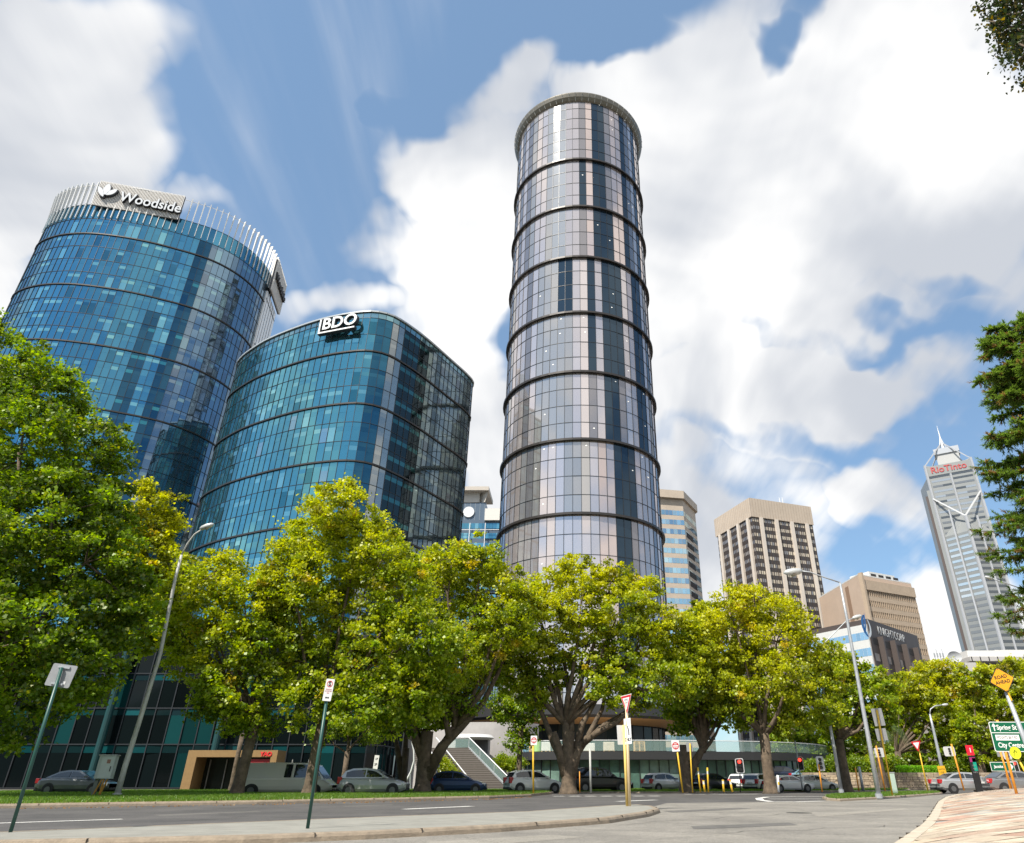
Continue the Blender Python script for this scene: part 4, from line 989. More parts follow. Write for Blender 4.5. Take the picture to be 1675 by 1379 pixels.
# white low terrace block below the tall tower, with dish
Yf = 190; fx = lambda x: atY(x, 1070, Yf).x; fz = lambda y: atY(1620, y, Yf).z
fo = thing('white_terrace_block', 'low white block with banded parapets below the tall silver tower', 'building', (fx(1640), Yf, 0))
b = MB(); b.box(fx(1596), fx(1655), Yf+4, Yf+20, fz(1086), fz(1060)); b.box(fx(1655), fx(1760), Yf+7, Yf+22, fz(1086), fz(1056)); b.build('upper_storey', mat('white_render', (.60, .59, .57), .6, var=.04), fo)
b = MB(); b.box(fx(1580), fx(1780), Yf, Yf+22, 0, fz(1096)); b.box(fx(1578), fx(1780), Yf-2, Yf+22, fz(1083), fz(1076)); b.box(fx(1590), fx(1780), Yf+1, Yf+20, fz(1096)-.3, fz(1083)); b.build('walls', mat('grey_render', (.46, .44, .42), .7, var=.06), fo)
b = MB(); 
for i in range(12): x = fx(1592+i*14); b.box(x, x+1.7, Yf+.9, Yf+.99, fz(1093), fz(1085))
b.build('windows', MATS['deep_recess'], fo)
b = MB()
for i in range(14): x = fx(1580+i*14); b.box(x, x+.25, Yf-2.06, Yf-2, fz(1083), fz(1076))
b.build('parapet_joints', MATS['deep_recess'], fo)
dx_ = thing('satellite_dish', 'grey satellite dish on the roof left of the white block', 'satellite dish', (atY(1561, 1080, 175).x, 175, atY(1561, 1082, 175).z))
c = dx_.location; b = MB(); rr = 1.75
for k in range(4):
    for i in range(20):
        f = lambda r, a: c+Vector((r*rr*cos(a), -.3-.25*r*r*rr+.1, 1.0+r*rr*.75*sin(a)))
        a0, a1 = 2*pi*i/20, 2*pi*(i+1)/20; b.face([f(k/4, a0), f(k/4, a1), f((k+1)/4, a1), f((k+1)/4, a0)])
b.build('reflector', mat('dish_grey', (.45, .46, .47), .5), dx_)
b = MB(); b.beam(c+Vector((0, 0, -1)), c+Vector((0, 0, .9)), .25); b.beam(c+Vector((0, -.4, 1)), c+Vector((0, -1.5, 1.2)), .1); b.build('stand', GALV, dx_)
db = thing('dish_roof', 'small grey flat roof block carrying the satellite dish and antennas', 'building', (atY(1545, 1100, 176).x, 176, 0))
b = MB(); xq = atY(1525, 1085, 176).x; b.box(xq, atY(1595, 1085, 176).x, 175.5, 190, 0, atY(1545, 1084, 176).z); b.build('walls', MATS['grey_render'], db)
b = MB(); z_ = atY(1545, 1084, 176).z
for i in range(4): b.tube([(xq+1+i*.7, 176, z_), (xq+1+i*.7, 176, z_+2.4+(i % 2)*.8)], .07, 4); b.box(xq+.8+i*.7, xq+1.1+i*.7, 175.7, 175.9, z_+1.3, z_+2.2)
b.build('antennas', GALV, db)

# limestone retaining wall, raised garden bed and hedge
wx0, wx1 = atY(1318, 1285, 86).x, atY(1800, 1285, 86).x
rw = thing('retaining_wall', 'low rough limestone retaining wall below the dark shrubs on the right', 'wall', (wx0, 86, 0))
wst = MB(); z = 0
while z < 1.45:
    x = wx0-.3*random.random(); hgt = random.choice([.2, .26, .32])
    while x < wx1:
        w = random.uniform(.3, .75); d = random.uniform(0, .1); wst.box(x+.02, x+w-.02, 86-d, 86.6, z+.015, z+hgt-.015, None, jc(random.choice([(.42, .33, .23), (.36, .28, .20), (.48, .38, .26), (.30, .24, .18)]), .15)); x += w
    z += hgt
wst.build('stonework', mat('limestone_block', (.4, .3, .2), .85, attr=True, var=.25, vscale=4), rw)
b = MB(); b.box(wx0-.2, wx1, 86.1, 87, -.1, 1.35); b.build('mortar', mat('mortar_dark', (.12, .09, .07), .9), rw)
b = MB(); b.face([(wx0, 87, 1.42), (120, 87, 1.42), (120, 120, 2.2), (wx0, 120, 2.2)]); b.build('garden_bed', mat('mulch', (.10, .055, .035), .95, var=.4), kind='structure')
# ---------------------------------------------------------------- trees
YG = np.array([.475, .475, .014]); MG = np.array([.19, .29, .012]); DG = np.array([.045, .085, .008]); OG = np.array([.50, .40, .03]); 
def leaves(centers, counts, spread, size, pal, droop=.25):
    """leaf quads round each clump centre"""
    idx = np.repeat(np.arange(len(centers)), counts); k = len(idx)
    P = centers[idx]+RNG.normal(0, 1, (k, 3))*spread[idx][:, None]*np.array([1, 1, .62])
    nrm = RNG.normal(0, 1, (k, 3))+np.array([0, 0, .9]); nrm /= np.linalg.norm(nrm, axis=1)[:, None]
    t = RNG.normal(0, 1, (k, 3)); t[:, 2] -= droop; t -= nrm*(t*nrm).sum(1)[:, None]; t /= np.linalg.norm(t, axis=1)[:, None]
    s = np.cross(nrm, t); sz = RNG.uniform(.65, 1.3, k)*size
    a = P-t*(sz*.5)[:, None]; c = P+t*(sz*.55)[:, None]-nrm*(sz*.12)[:, None]
    b = P+s*(sz*.46)[:, None]+nrm*(sz*.08)[:, None]; d = P-s*(sz*.46)[:, None]+nrm*(sz*.08)[:, None]
    V = np.stack([a, b, c, d], 1).reshape(-1, 3)
    col = pal[idx]*RNG.uniform(.72, 1.28, (k, 1)); col = col+RNG.uniform(0, 1, (k, 1))**8*np.array([[.16, .09, .0]])
    return V, np.clip(col, .01, .6)
def tree(label, base, fork_h, tr, blobs, Y, leaf=.27, dens=1.0, yellow=.5, name='plane_tree', cat='tree', lean=0, group='broad leafed street trees', dark=0.0, bark=None, clump=.66, forks=None, top=.5):
    bx, by = base; o = thing(name, label, cat, (bx, by, 0), group=group)
    Cn, R = [], []
    for q in blobs:
        x, y, r = q[:3]; dY = q[3] if len(q) > 3 else random.uniform(-1, 1)*r*mpp(atY(x, y, Y))*.8
        p = atY(x, y, Y+dY); Cn.append(p); R.append(r*mpp(p))
    Cn = np.array([tuple(c) for c in Cn]); R = np.array(R); zmin = (Cn[:, 2]-R).min(); zmax = (Cn[:, 2]+R).max()
    cc, ct, sp, pl = [], [], [], []
    for i in range(len(R)):
        n = int(8.0*dens*(R[i]/clump)**2*.62)+5
        d = RNG.normal(0, 1, (n, 3)); d /= np.linalg.norm(d, axis=1)[:, None]
        rad = R[i]*(.34+.60*RNG.uniform(0, 1, n)**.5)*(1+.17*np.abs(RNG.normal(0, 1, n)))
        P = Cn[i]+d*rad[:, None]*np.array([1, 1, .92])
        keep = np.ones(n, bool)
        for j in range(len(R)):
            if j != i: keep &= np.linalg.norm((P-Cn[j])/R[j], axis=1) > .62
        P = P[keep]; k = len(P)
        if not k: continue
        cc.append(P); ct.append(RNG.integers(int(46*clump**2/.5), int(95*clump**2/.5), k)); sp.append(RNG.uniform(.22, .60, k)*clump)
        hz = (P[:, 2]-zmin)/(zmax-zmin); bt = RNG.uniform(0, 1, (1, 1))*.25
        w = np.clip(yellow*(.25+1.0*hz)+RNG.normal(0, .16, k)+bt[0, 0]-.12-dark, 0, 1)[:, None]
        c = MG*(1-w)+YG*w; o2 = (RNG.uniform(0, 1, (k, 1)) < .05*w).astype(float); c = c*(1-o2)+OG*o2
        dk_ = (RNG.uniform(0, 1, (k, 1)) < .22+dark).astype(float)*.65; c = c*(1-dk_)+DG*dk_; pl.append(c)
    cc = np.concatenate(cc); ct = np.concatenate(ct); sp = np.concatenate(sp); pl = np.concatenate(pl)
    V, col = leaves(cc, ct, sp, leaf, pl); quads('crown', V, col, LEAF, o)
    # trunk, limbs to every lobe, twigs to a share of the clumps
    b = MB(); B = Vector((bx, by, -.1)); fk = Vector((bx+lean, by, fork_h)); 
    b.tube([B, B+Vector((0, 0, .25)), B+Vector((lean*.12, 0, .8)), B.lerp(fk, .5)+Vector((random.uniform(-.1, .1), 0, 0)), fk], [tr*1.75, tr*1.35, tr*1.08, tr*.95, tr*.9], 12)
    b.build('trunk', bark or BARK, o, smooth=True)
    b = MB(); roots = forks or [fk]; nl = len(R)
    order = np.argsort(-R)[:min(nl, 11)]; tips = []
    for i in order:
        c = Vector(Cn[i]); s_ = min(roots, key=lambda r: (Vector(r)-c).length); s_ = Vector(s_)
        mid = s_.lerp(c, .45)+Vector((random.uniform(-.5, .5), random.uniform(-.5, .5), -(c-s_).length*.07)); m2 = s_.lerp(c, .75)+Vector((random.uniform(-.4, .4), random.uniform(-.4, .4), random.uniform(-.3, .3)))
        r0 = tr*(.50 if R[i] > np.median(R) else .36); b.tube([s_-Vector((0, 0, .2)), s_.lerp(mid, .5)+Vector((random.uniform(-.2, .2), 0, 0)), mid, m2, c], [r0, r0*.85, r0*.66, r0*.45, r0*.22], 7); tips += [mid, m2, c]
    if forks:
        for r in forks: r = Vector(r); b.tube([B+Vector((0, 0, .9)), (B+Vector((0, 0, .9))).lerp(r, .55)+Vector((0, 0, .15)), r+Vector((0, 0, .1))], [tr*.95, tr*.72, tr*.52], 9)
    TP = np.array([tuple(t) for t in tips])
    for q in cc[RNG.permutation(len(cc))[:min(len(cc), 90)]]:
        s_ = Vector(TP[np.argmin(np.linalg.norm(TP-q, axis=1))]); e = Vector(q)
        b.tube([s_, s_.lerp(e, .5)+Vector((random.uniform(-.3, .3), random.uniform(-.3, .3), random.uniform(-.2, .4))), e], [tr*.11, tr*.07, .015], 4, cap=False)
    b.build('limbs', bark or BARK, o, smooth=True)
    return o
def bs(x, y, Y): p = atY(x, y, Y); return (p.x, Y)

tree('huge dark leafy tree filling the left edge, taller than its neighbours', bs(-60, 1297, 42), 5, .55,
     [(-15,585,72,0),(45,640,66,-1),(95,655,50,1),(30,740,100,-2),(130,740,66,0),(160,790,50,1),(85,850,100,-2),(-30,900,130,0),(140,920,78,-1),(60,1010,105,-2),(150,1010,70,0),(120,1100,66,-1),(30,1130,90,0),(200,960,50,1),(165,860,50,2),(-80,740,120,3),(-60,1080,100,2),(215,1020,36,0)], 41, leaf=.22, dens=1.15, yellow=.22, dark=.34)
tree('tree with a golden yellow top just right of the huge left edge tree', bs(378, 1292, 64), 4.5, .2,
     [(243,828,34),(222,868,38),(262,868,30),(240,915,46),(270,930,26),(215,945,40),(252,985,38),(228,1030,44),(270,1030,30),(232,800,16),(200,905,28)], 60, leaf=.27, yellow=1.15, clump=.7)
tree('small tree beside the grey lamp pole with dark trunk before the bronze portal', bs(387, 1297, 50), 4.6, .36,
     [(350,940,40),(310,935,30),(378,925,26),(400,985,50),(335,1000,48),(290,985,34),(440,975,40),(300,1040,36),(360,1060,52),(425,1050,46),(355,1115,38),(400,1135,46),(445,1120,36),(340,1160,24),(430,1180,30),(380,1180,28),(300,1085,24)], 50, leaf=.22, yellow=.55, lean=.3)
tree('tall domed tree left of centre, its crown rising over the BDO office', bs(505, 1297, 51), 5.4, .38,
     [(545,828,44),(515,870,46),(585,865,48),(470,905,38),(555,930,70),(625,915,56),(470,960,52),(660,970,54),(600,1000,78),(510,1020,74),(690,1035,58),(620,1075,76),(540,1090,66),(460,1060,46),(700,1100,52),(650,1140,56),(580,1150,48),(730,1050,34),(505,1140,42),(560,800,18),(675,1150,44),(440,950,24),(445,1000,34)], 50.5, leaf=.22, yellow=.62, lean=.25, dens=1.1)
tree('thick trunked tree with one long bare limb reaching right, before the stairs', bs(690, 1296, 56), 4.2, .52,
     [(740,915,34),(790,915,38),(700,925,30),(735,965,48),(800,970,56),(845,960,34),(770,1030,56),(830,1030,46),(640,1075,44),(690,1120,44),(650,1130,30),(760,1140,30),(745,1090,44),(800,1085,38),(720,1140,30),(860,1000,30),(700,1175,30)], 57, leaf=.23, yellow=.5, dens=.95,
     forks=[atY(690, 1212, 56), atY(745, 1190, 56.5)])
lb = MB(); pts = [atY(700, 1262, 56), atY(722, 1222, 56), atY(752, 1192, 56.4), atY(790, 1150, 57), atY(815, 1100, 57.5), atY(835, 1050, 58)]; lb.tube(pts, [.42, .36, .30, .22, .17, .08], 9)
lb.tube([atY(700, 1255, 56), atY(676, 1200, 56), atY(690, 1150, 56), atY(700, 1090, 57)], [.5, .36, .28, .15], 9); lb.tube([atY(735, 1208, 56), atY(728, 1170, 56), atY(735, 1120, 56.4)], [.26, .2, .1], 8)
big = [o for o in C.objects if o.get('label', '').startswith('thick trunked')][0]; lb.build('bare_limb', BARK, big, smooth=True)
tree('forked small tree just left of the thick trunked tree by the curved rail', bs(657, 1295, 60), 3.2, .3,
     [(640,1170,34),(670,1150,36),(625,1140,30),(655,1120,34)], 60, leaf=.22, yellow=.25, dens=.8, dark=.1, forks=[atY(645, 1200, 60), atY(665, 1195, 60)])
tree('broad tree with many upright limbs in front of the round glass tower', bs(930, 1296.5, 60), 4.4, .52,
     [(955,945,34),(905,960,30),(1000,950,36),(870,985,34),(1045,975,34),(950,990,48),(1010,1005,52),(890,1030,48),(1070,1020,42),(840,1055,40),(960,1055,52),(1030,1065,54),(1100,1065,44),(900,1095,38),(1090,1110,42),(1120,1030,30),(850,1110,34),(985,1110,36),(1050,1130,34),(1130,1090,28),(925,920,14),(820,1095,28),(870,1135,26),(1125,1130,28),(1140,1060,30),(1010,1140,26)], 60, leaf=.23, yellow=.85, dens=1.0,
     forks=[atY(905, 1200, 60), atY(950, 1215, 60), atY(925, 1180, 60)])
lb = MB()
for p in ([(928,1260),(905,1215),(892,1180),(868,1125),(838,1075)], [(932,1250),(925,1190),(915,1140),(905,1080)], [(935,1245),(962,1205),(985,1160),(995,1110)], [(940,1238),(952,1185),(975,1145),(1000,1125)], [(930,1240),(935,1180),(928,1120),(920,1060)]):
    n = len(p); lb.tube([atY(x, y, 60+.3*i) for i, (x, y) in enumerate(p)], [.33*(1-.75*i/(n-1)) for i in range(n)], 8)
ct_ = [o for o in C.objects if o.get('label', '').startswith('broad tree with many')][0]; lb.build('upright_limbs', BARK, ct_, smooth=True)
tree('thin twin stemmed tree behind the no entry sign near the stairs', bs(849, 1293, 72), 5.5, .26, [(838,1180,24),(862,1195,20),(825,1150,26),(850,1140,26),(880,1150,22),(845,1215,14)], 72, leaf=.23, yellow=.2, dark=.15, dens=.75)
tree('dark forked tree behind the short yellow bollards', bs(1123, 1294.5, 64), 3.6, .5,
     [(1150,1012,28),(1128,1020,26),(1150,1040,34),(1120,1075,36),(1165,1085,40),(1140,1130,42),(1100,1150,30),(1185,1130,30),(1165,1170,28),(1115,1180,22),(1190,1160,26)], 66, leaf=.27, yellow=.45, dens=.9, forks=[atY(1110, 1235, 64), atY(1150, 1225, 64)])
tree('bright yellow green tree right of the cream twin poles, behind the white hatchback', bs(1261, 1295.5, 62), 4.4, .46,
     [(1190,990,32),(1235,985,34),(1275,1000,32),(1160,1020,26),(1302,1022,28),(1215,1035,44),(1270,1050,44),(1175,1075,36),(1322,1070,26),(1235,1095,46),(1290,1105,44),(1195,1130,36),(1335,1120,36),(1250,1145,38),(1305,1160,34),(1215,1168,24),(1350,1160,26),(1280,1185,22),(1215,975,14),(1160,1110,30),(1360,1105,26)], 62, leaf=.22, yellow=1.0, dens=1.05)
tree('olive green tree behind the two crossed street lamps', bs(1386, 1293.5, 68), 4.2, .42,
     [(1352,1070,24),(1385,1092,28),(1415,1112,26),(1370,1115,34),(1420,1135,34),(1450,1115,22),(1385,1160,34),(1440,1165,28),(1350,1185,24),(1410,1190,26)], 69, leaf=.27, yellow=.5, dens=.9, dark=.08)
tree('yellow topped tree right of the brown block, above the bright hedge', bs(1478, 1280, 92), 4, .4,
     [(1500,1115,26),(1530,1105,26),(1475,1130,24),(1515,1140,32),(1555,1130,28),(1485,1165,28),(1535,1170,32),(1570,1165,24),(1505,1200,26),(1465,1190,18),(1550,1205,26)], 93, leaf=.30, yellow=.75, dens=.9)
tree('dense green tree behind the green direction sign at the right edge', bs(1612, 1280, 88), 4, .45,
     [(1590,1110,26),(1625,1115,28),(1660,1110,30),(1600,1150,32),(1640,1155,36),(1685,1145,34),(1590,1190,30),(1635,1200,34),(1680,1195,34),(1605,1230,24),(1655,1235,24),(1700,1100,30),(1575,1220,20)], 89, leaf=.30, yellow=.6, dens=.95)
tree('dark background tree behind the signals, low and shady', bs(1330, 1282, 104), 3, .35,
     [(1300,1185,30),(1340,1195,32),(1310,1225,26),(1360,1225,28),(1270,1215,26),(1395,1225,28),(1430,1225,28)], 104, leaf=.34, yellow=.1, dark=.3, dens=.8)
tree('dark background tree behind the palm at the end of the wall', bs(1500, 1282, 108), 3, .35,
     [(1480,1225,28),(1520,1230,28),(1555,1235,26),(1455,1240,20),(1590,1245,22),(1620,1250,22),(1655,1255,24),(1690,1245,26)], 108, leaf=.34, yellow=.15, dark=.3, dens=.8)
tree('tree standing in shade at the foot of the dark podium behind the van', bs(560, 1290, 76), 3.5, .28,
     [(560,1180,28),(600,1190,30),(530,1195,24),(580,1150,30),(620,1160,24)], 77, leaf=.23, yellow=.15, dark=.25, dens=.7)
# overhanging branch at the top right corner, tree rooted outside the frame
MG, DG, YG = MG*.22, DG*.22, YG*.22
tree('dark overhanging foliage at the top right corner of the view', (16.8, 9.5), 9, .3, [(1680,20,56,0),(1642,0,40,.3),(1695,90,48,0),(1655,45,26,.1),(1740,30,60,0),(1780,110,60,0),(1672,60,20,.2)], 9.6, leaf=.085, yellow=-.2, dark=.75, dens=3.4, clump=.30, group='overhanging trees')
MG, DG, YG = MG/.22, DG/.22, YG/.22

# shrubs
def shrub(label, blobs, Y, leaf=.16, yellow=.2, name='shrub', dark=.1, dens=1, clump=.4, cat='shrub', group='garden shrubs'):
    p = atY(blobs[0][0], blobs[0][1], Y); o = thing(name, label, cat, (p.x, Y, 0), group=group); cc = []
    for x, y, r in blobs:
        c = atY(x, y, Y); R = r*mpp(c); n = int(14*dens*(R/clump)**2)+8; d = RNG.normal(0, 1, (n, 3)); d /= np.linalg.norm(d, axis=1)[:, None]
        cc.append(np.array(tuple(c))+d*(R*(.3+.7*RNG.uniform(0, 1, n)**.5))[:, None])
    cc = np.concatenate(cc); k = len(cc); w = np.clip(yellow+RNG.normal(0, .15, k)-dark, 0, 1)[:, None]; pal = MG*(1-w)+YG*w; pal = pal*(1-dark)+DG*dark
    V, col = leaves(cc, np.full(k, int(60*clump**2/.16*.5)), np.full(k, clump*.6), leaf, pal); quads('foliage', V, col, LEAF, o)
    b = MB()
    for q in cc[::max(1, k//12)]: b.tube([Vector((p.x, Y, 0)), Vector(q)], [.05, .01], 4)
    b.build('stems', BARK, o); return o
shrub('green shrub between the stair handrails', [(722,1248,10),(732,1258,9),(712,1240,7),(740,1266,7)], 79.5, yellow=.4, dark=0)
shrub('low leafy shrub at the left of the pavilion under the thin tree', [(820,1246,10),(835,1250,12),(850,1248,8)], 84, yellow=.3)
for i, (x, y, r, lb_) in enumerate([(1335,1256,13,'dark shrub above the left end of the limestone wall'), (1365,1254,15,'dark shrub above the wall left of the leaning lamp'), (1400,1256,14,'dark shrub above the wall behind the olive tree trunk'), (1435,1250,16,'brighter shrub above the wall under the palm'), (1462,1252,12,'small shrub touching the left end of the bright hedge'), (1600,1262,14,'dark shrub behind the red and black totem'), (1640,1264,14,'dark shrub behind the small green arrow sign'), (1568,1258,14,'dark shrub right of the bright hedge')]):
    shrub(lb_, [(x, y, r), (x+10, y+3, r*.8), (x-9, y+4, r*.7)], 90, leaf=.2, dark=.35 if i != 3 else 0, clump=.55, yellow=.1 if i != 3 else .4)
# bright clipped hedge
hb = thing('clipped_hedge', 'bright lime green clipped hedge on top of the limestone wall', 'hedge', (atY(1508, 1270, 88).x, 88, 1.4))
x0, x1 = atY(1474, 1270, 88).x, atY(1546, 1270, 88).x; z0, z1 = 1.4, atY(1508, 1254.5, 88).z
n = 26000; P = np.stack([RNG.uniform(x0, x1, n), 88+RNG.uniform(0, 1.6, n), RNG.uniform(z0, z1, n)], 1); f = RNG.integers(0, 3, n); P[f == 0, 1] = 88+RNG.normal(0, .05, (f == 0).sum()); P[f == 1, 2] = z1+RNG.normal(0, .06, (f == 1).sum())
V, col = leaves(P, np.ones(n, int), np.full(n, .03), .12, np.repeat(np.array([[.20, .42, .02]]), n, 0)); quads('foliage', V, col, LEAF, hb)

# palm
pm = thing('date_palm', 'palm with long drooping fronds behind the yellow post with two sign backs', 'palm tree', (*bs(1446, 1285, 84), 0))
c = atY(1440, 1190, 84); b = MB(); bx, by = bs(1446, 1285, 84); b.tube([(bx, by, 0), (bx, by, 3), (c.x, 84, c.z-.2)], [.42, .36, .4], 10); b.build('trunk', BARK, pm)
VV = []; CC = []
for k in range(46):
    az = random.uniform(0, 2*pi); el = random.uniform(-.2, 1.25); Ln = random.uniform(3.2, 4.4); p = Vector(c); d = Vector((cos(az)*cos(el), sin(az)*cos(el), sin(el))); ns = 14
    for s in range(ns):
        q = p+d*(Ln/ns); d = (d+Vector((0, 0, -.11-.02*s))).normalized(); side = d.cross(Vector((0, 0, 1)));
        if side.length < .01: side = Vector((1, 0, 0))
        side.normalize(); w = .75*abs(sin(pi*min(1, (s+1.5)/ns)))**.7
        for sg_ in (-1, 1):
            for h_ in (0, .5):
                r0 = p.lerp(q, h_); tip = r0+side*sg_*w+d*.35+Vector((0, 0, -.28)); VV += [tuple(r0), tuple(r0+d*.06), tuple(tip+d*.01), tuple(tip)]; dead = el < .15; CC.append((.16, .12, .05) if dead else (.10, .15, .05))
        p = q
quads('fronds', np.array(VV), np.array(CC)*RNG.uniform(.6, 1.3, (len(CC), 1)), LEAF, pm)

# conifer at the right edge: whorled drooping branches with needle strands
def conifer():
    Y = 36; tx = [atY(1815, 1250, Y), atY(1760, 800, Y), atY(1700, 560, Y)]; base = Vector((tx[1].x, Y, 0)); top = Vector((tx[1].x, Y, atY(1700, 530, Y).z))
    o = thing('pine_tree', 'dark pine with drooping needle branches reaching in from the right edge', 'pine tree', (base.x, Y, 0))
    b = MB(); b.tube([base, base.lerp(top, .5), top], [.4, .26, .05], 10); b.build('trunk', BARK, o)
    V, Cc = [], []; br = MB(); z = 8.5
    while z < top.z-.3:
        f = (top.z-z)/(top.z-8.5); Lmax = 1.6+3.9*f**.6
        for k in range(7):
            az = random.uniform(0, 2*pi); L_ = Lmax*random.uniform(.72, 1.12); p = Vector((base.x, Y, z+random.uniform(-.3, .3))); d = Vector((cos(az), sin(az), random.uniform(-.05, .25))).normalized(); pts = [p.copy()]; ns = 9
            for s in range(ns):
                d = (d+Vector((random.uniform(-.12, .12), random.uniform(-.12, .12), -.05 if s < 6 else .08))).normalized(); p = p+d*L_/ns; pts.append(p.copy())
                if s >= 1:
                    for t in range(9):
                        side = Vector((random.gauss(0, 1), random.gauss(0, 1), random.gauss(-.2, .4))).normalized(); tl = random.uniform(.35, .85)*(1.15-.05*s); q0 = p; q1 = p+(side*.8+d*.6).normalized()*tl; nn = 40
                        tt = RNG.uniform(0, 1, (nn, 1)); C0_ = np.array(q0)+(np.array(q1)-np.array(q0))*tt; nd_ = RNG.normal(0, 1, (nn, 3)); nd_ /= np.linalg.norm(nd_, axis=1)[:, None]; nd_ += np.array((q1-q0).normalized())*.8; e = C0_+nd_*RNG.uniform(.08, .17, (nn, 1)); w = np.cross(nd_, [0, 0, 1.]); w /= np.linalg.norm(w, axis=1)[:, None]+1e-6; w *= .022
                        V.append(np.stack([C0_-w, C0_+w, e+w*.5, e-w*.5], 1).reshape(-1, 3)); base_c = np.array([.13, .20, .035]) if random.random() < .88 else np.array([.22, .14, .05]); Cc.append(base_c*RNG.uniform(.6, 1.4, (nn, 1)))
            br.tube(pts, [.07*(1-.85*i/ns)+.01 for i in range(ns+1)], 5)
        z += .62
    br.build('branches', BARK, o); quads('needles', np.concatenate(V), np.concatenate(Cc), LEAF, o)
conifer()
# ---------------------------------------------------------------- cars
TYRE = mat('tyre_rubber', (.02, .02, .02), .8); RIM = mat('alloy_rim', (.16, .165, .17), .35, metal=.6); CG = mat('car_glass', (.015, .02, .025), .04, spec=.9); TL = mat('tail_lamp_red', (.45, .015, .02), .25, spec=.8); HL = mat('head_lamp_clear', (.75, .77, .78), .12, spec=.8)
PL = mat('number_plate', (.7, .7, .68), .4); TRIM = mat('car_trim_black', (.02, .02, .022), .5)
PROF = {
 'hatch': dict(L=4.15, W=.87, body=[(0,.62),(.06,.92),(.4,.99),(1.6,.98),(2.95,.94),(3.5,.86),(3.95,.70),(4.15,.48)], roof=[(.14,.98),(.42,1.36),(.85,1.49),(1.6,1.52),(2.2,1.45),(3.12,.95)], wh=(.75,3.38), r=.32),
 'sedan': dict(L=4.7, W=.9, body=[(0,.62),(.06,.95),(.9,1.0),(2.2,.96),(3.5,.92),(4.3,.76),(4.7,.5)], roof=[(.55,1.0),(1.3,1.36),(1.9,1.45),(2.6,1.42),(3.55,.93)], wh=(.95,3.8), r=.33),
 'suv': dict(L=4.7, W=.93, body=[(0,.68),(.05,1.05),(.5,1.1),(2.2,1.1),(3.4,1.06),(4.4,.92),(4.7,.6)], roof=[(.12,1.1),(.4,1.6),(1.0,1.72),(2.0,1.72),(2.6,1.62),(3.4,1.07)], wh=(.9,3.75), r=.37),
 'van': dict(L=5.3, W=.98, body=[(0,.7),(.03,1.1),(1.0,1.12),(3.0,1.12),(4.4,1.1),(4.9,.98),(5.3,.6)], roof=[(.03,1.1),(.1,1.95),(.4,2.1),(2.0,2.12),(3.8,2.08),(4.2,1.95),(4.85,1.0)], wh=(1.0,4.35), r=.34)}
def interp(pts, x):
    for (a, u), (b, v) in zip(pts, pts[1:]):
        if a <= x <= b: return u+(v-u)*(x-a)/(b-a+1e-9)
    return pts[0][1] if x < pts[0][0] else pts[-1][1]
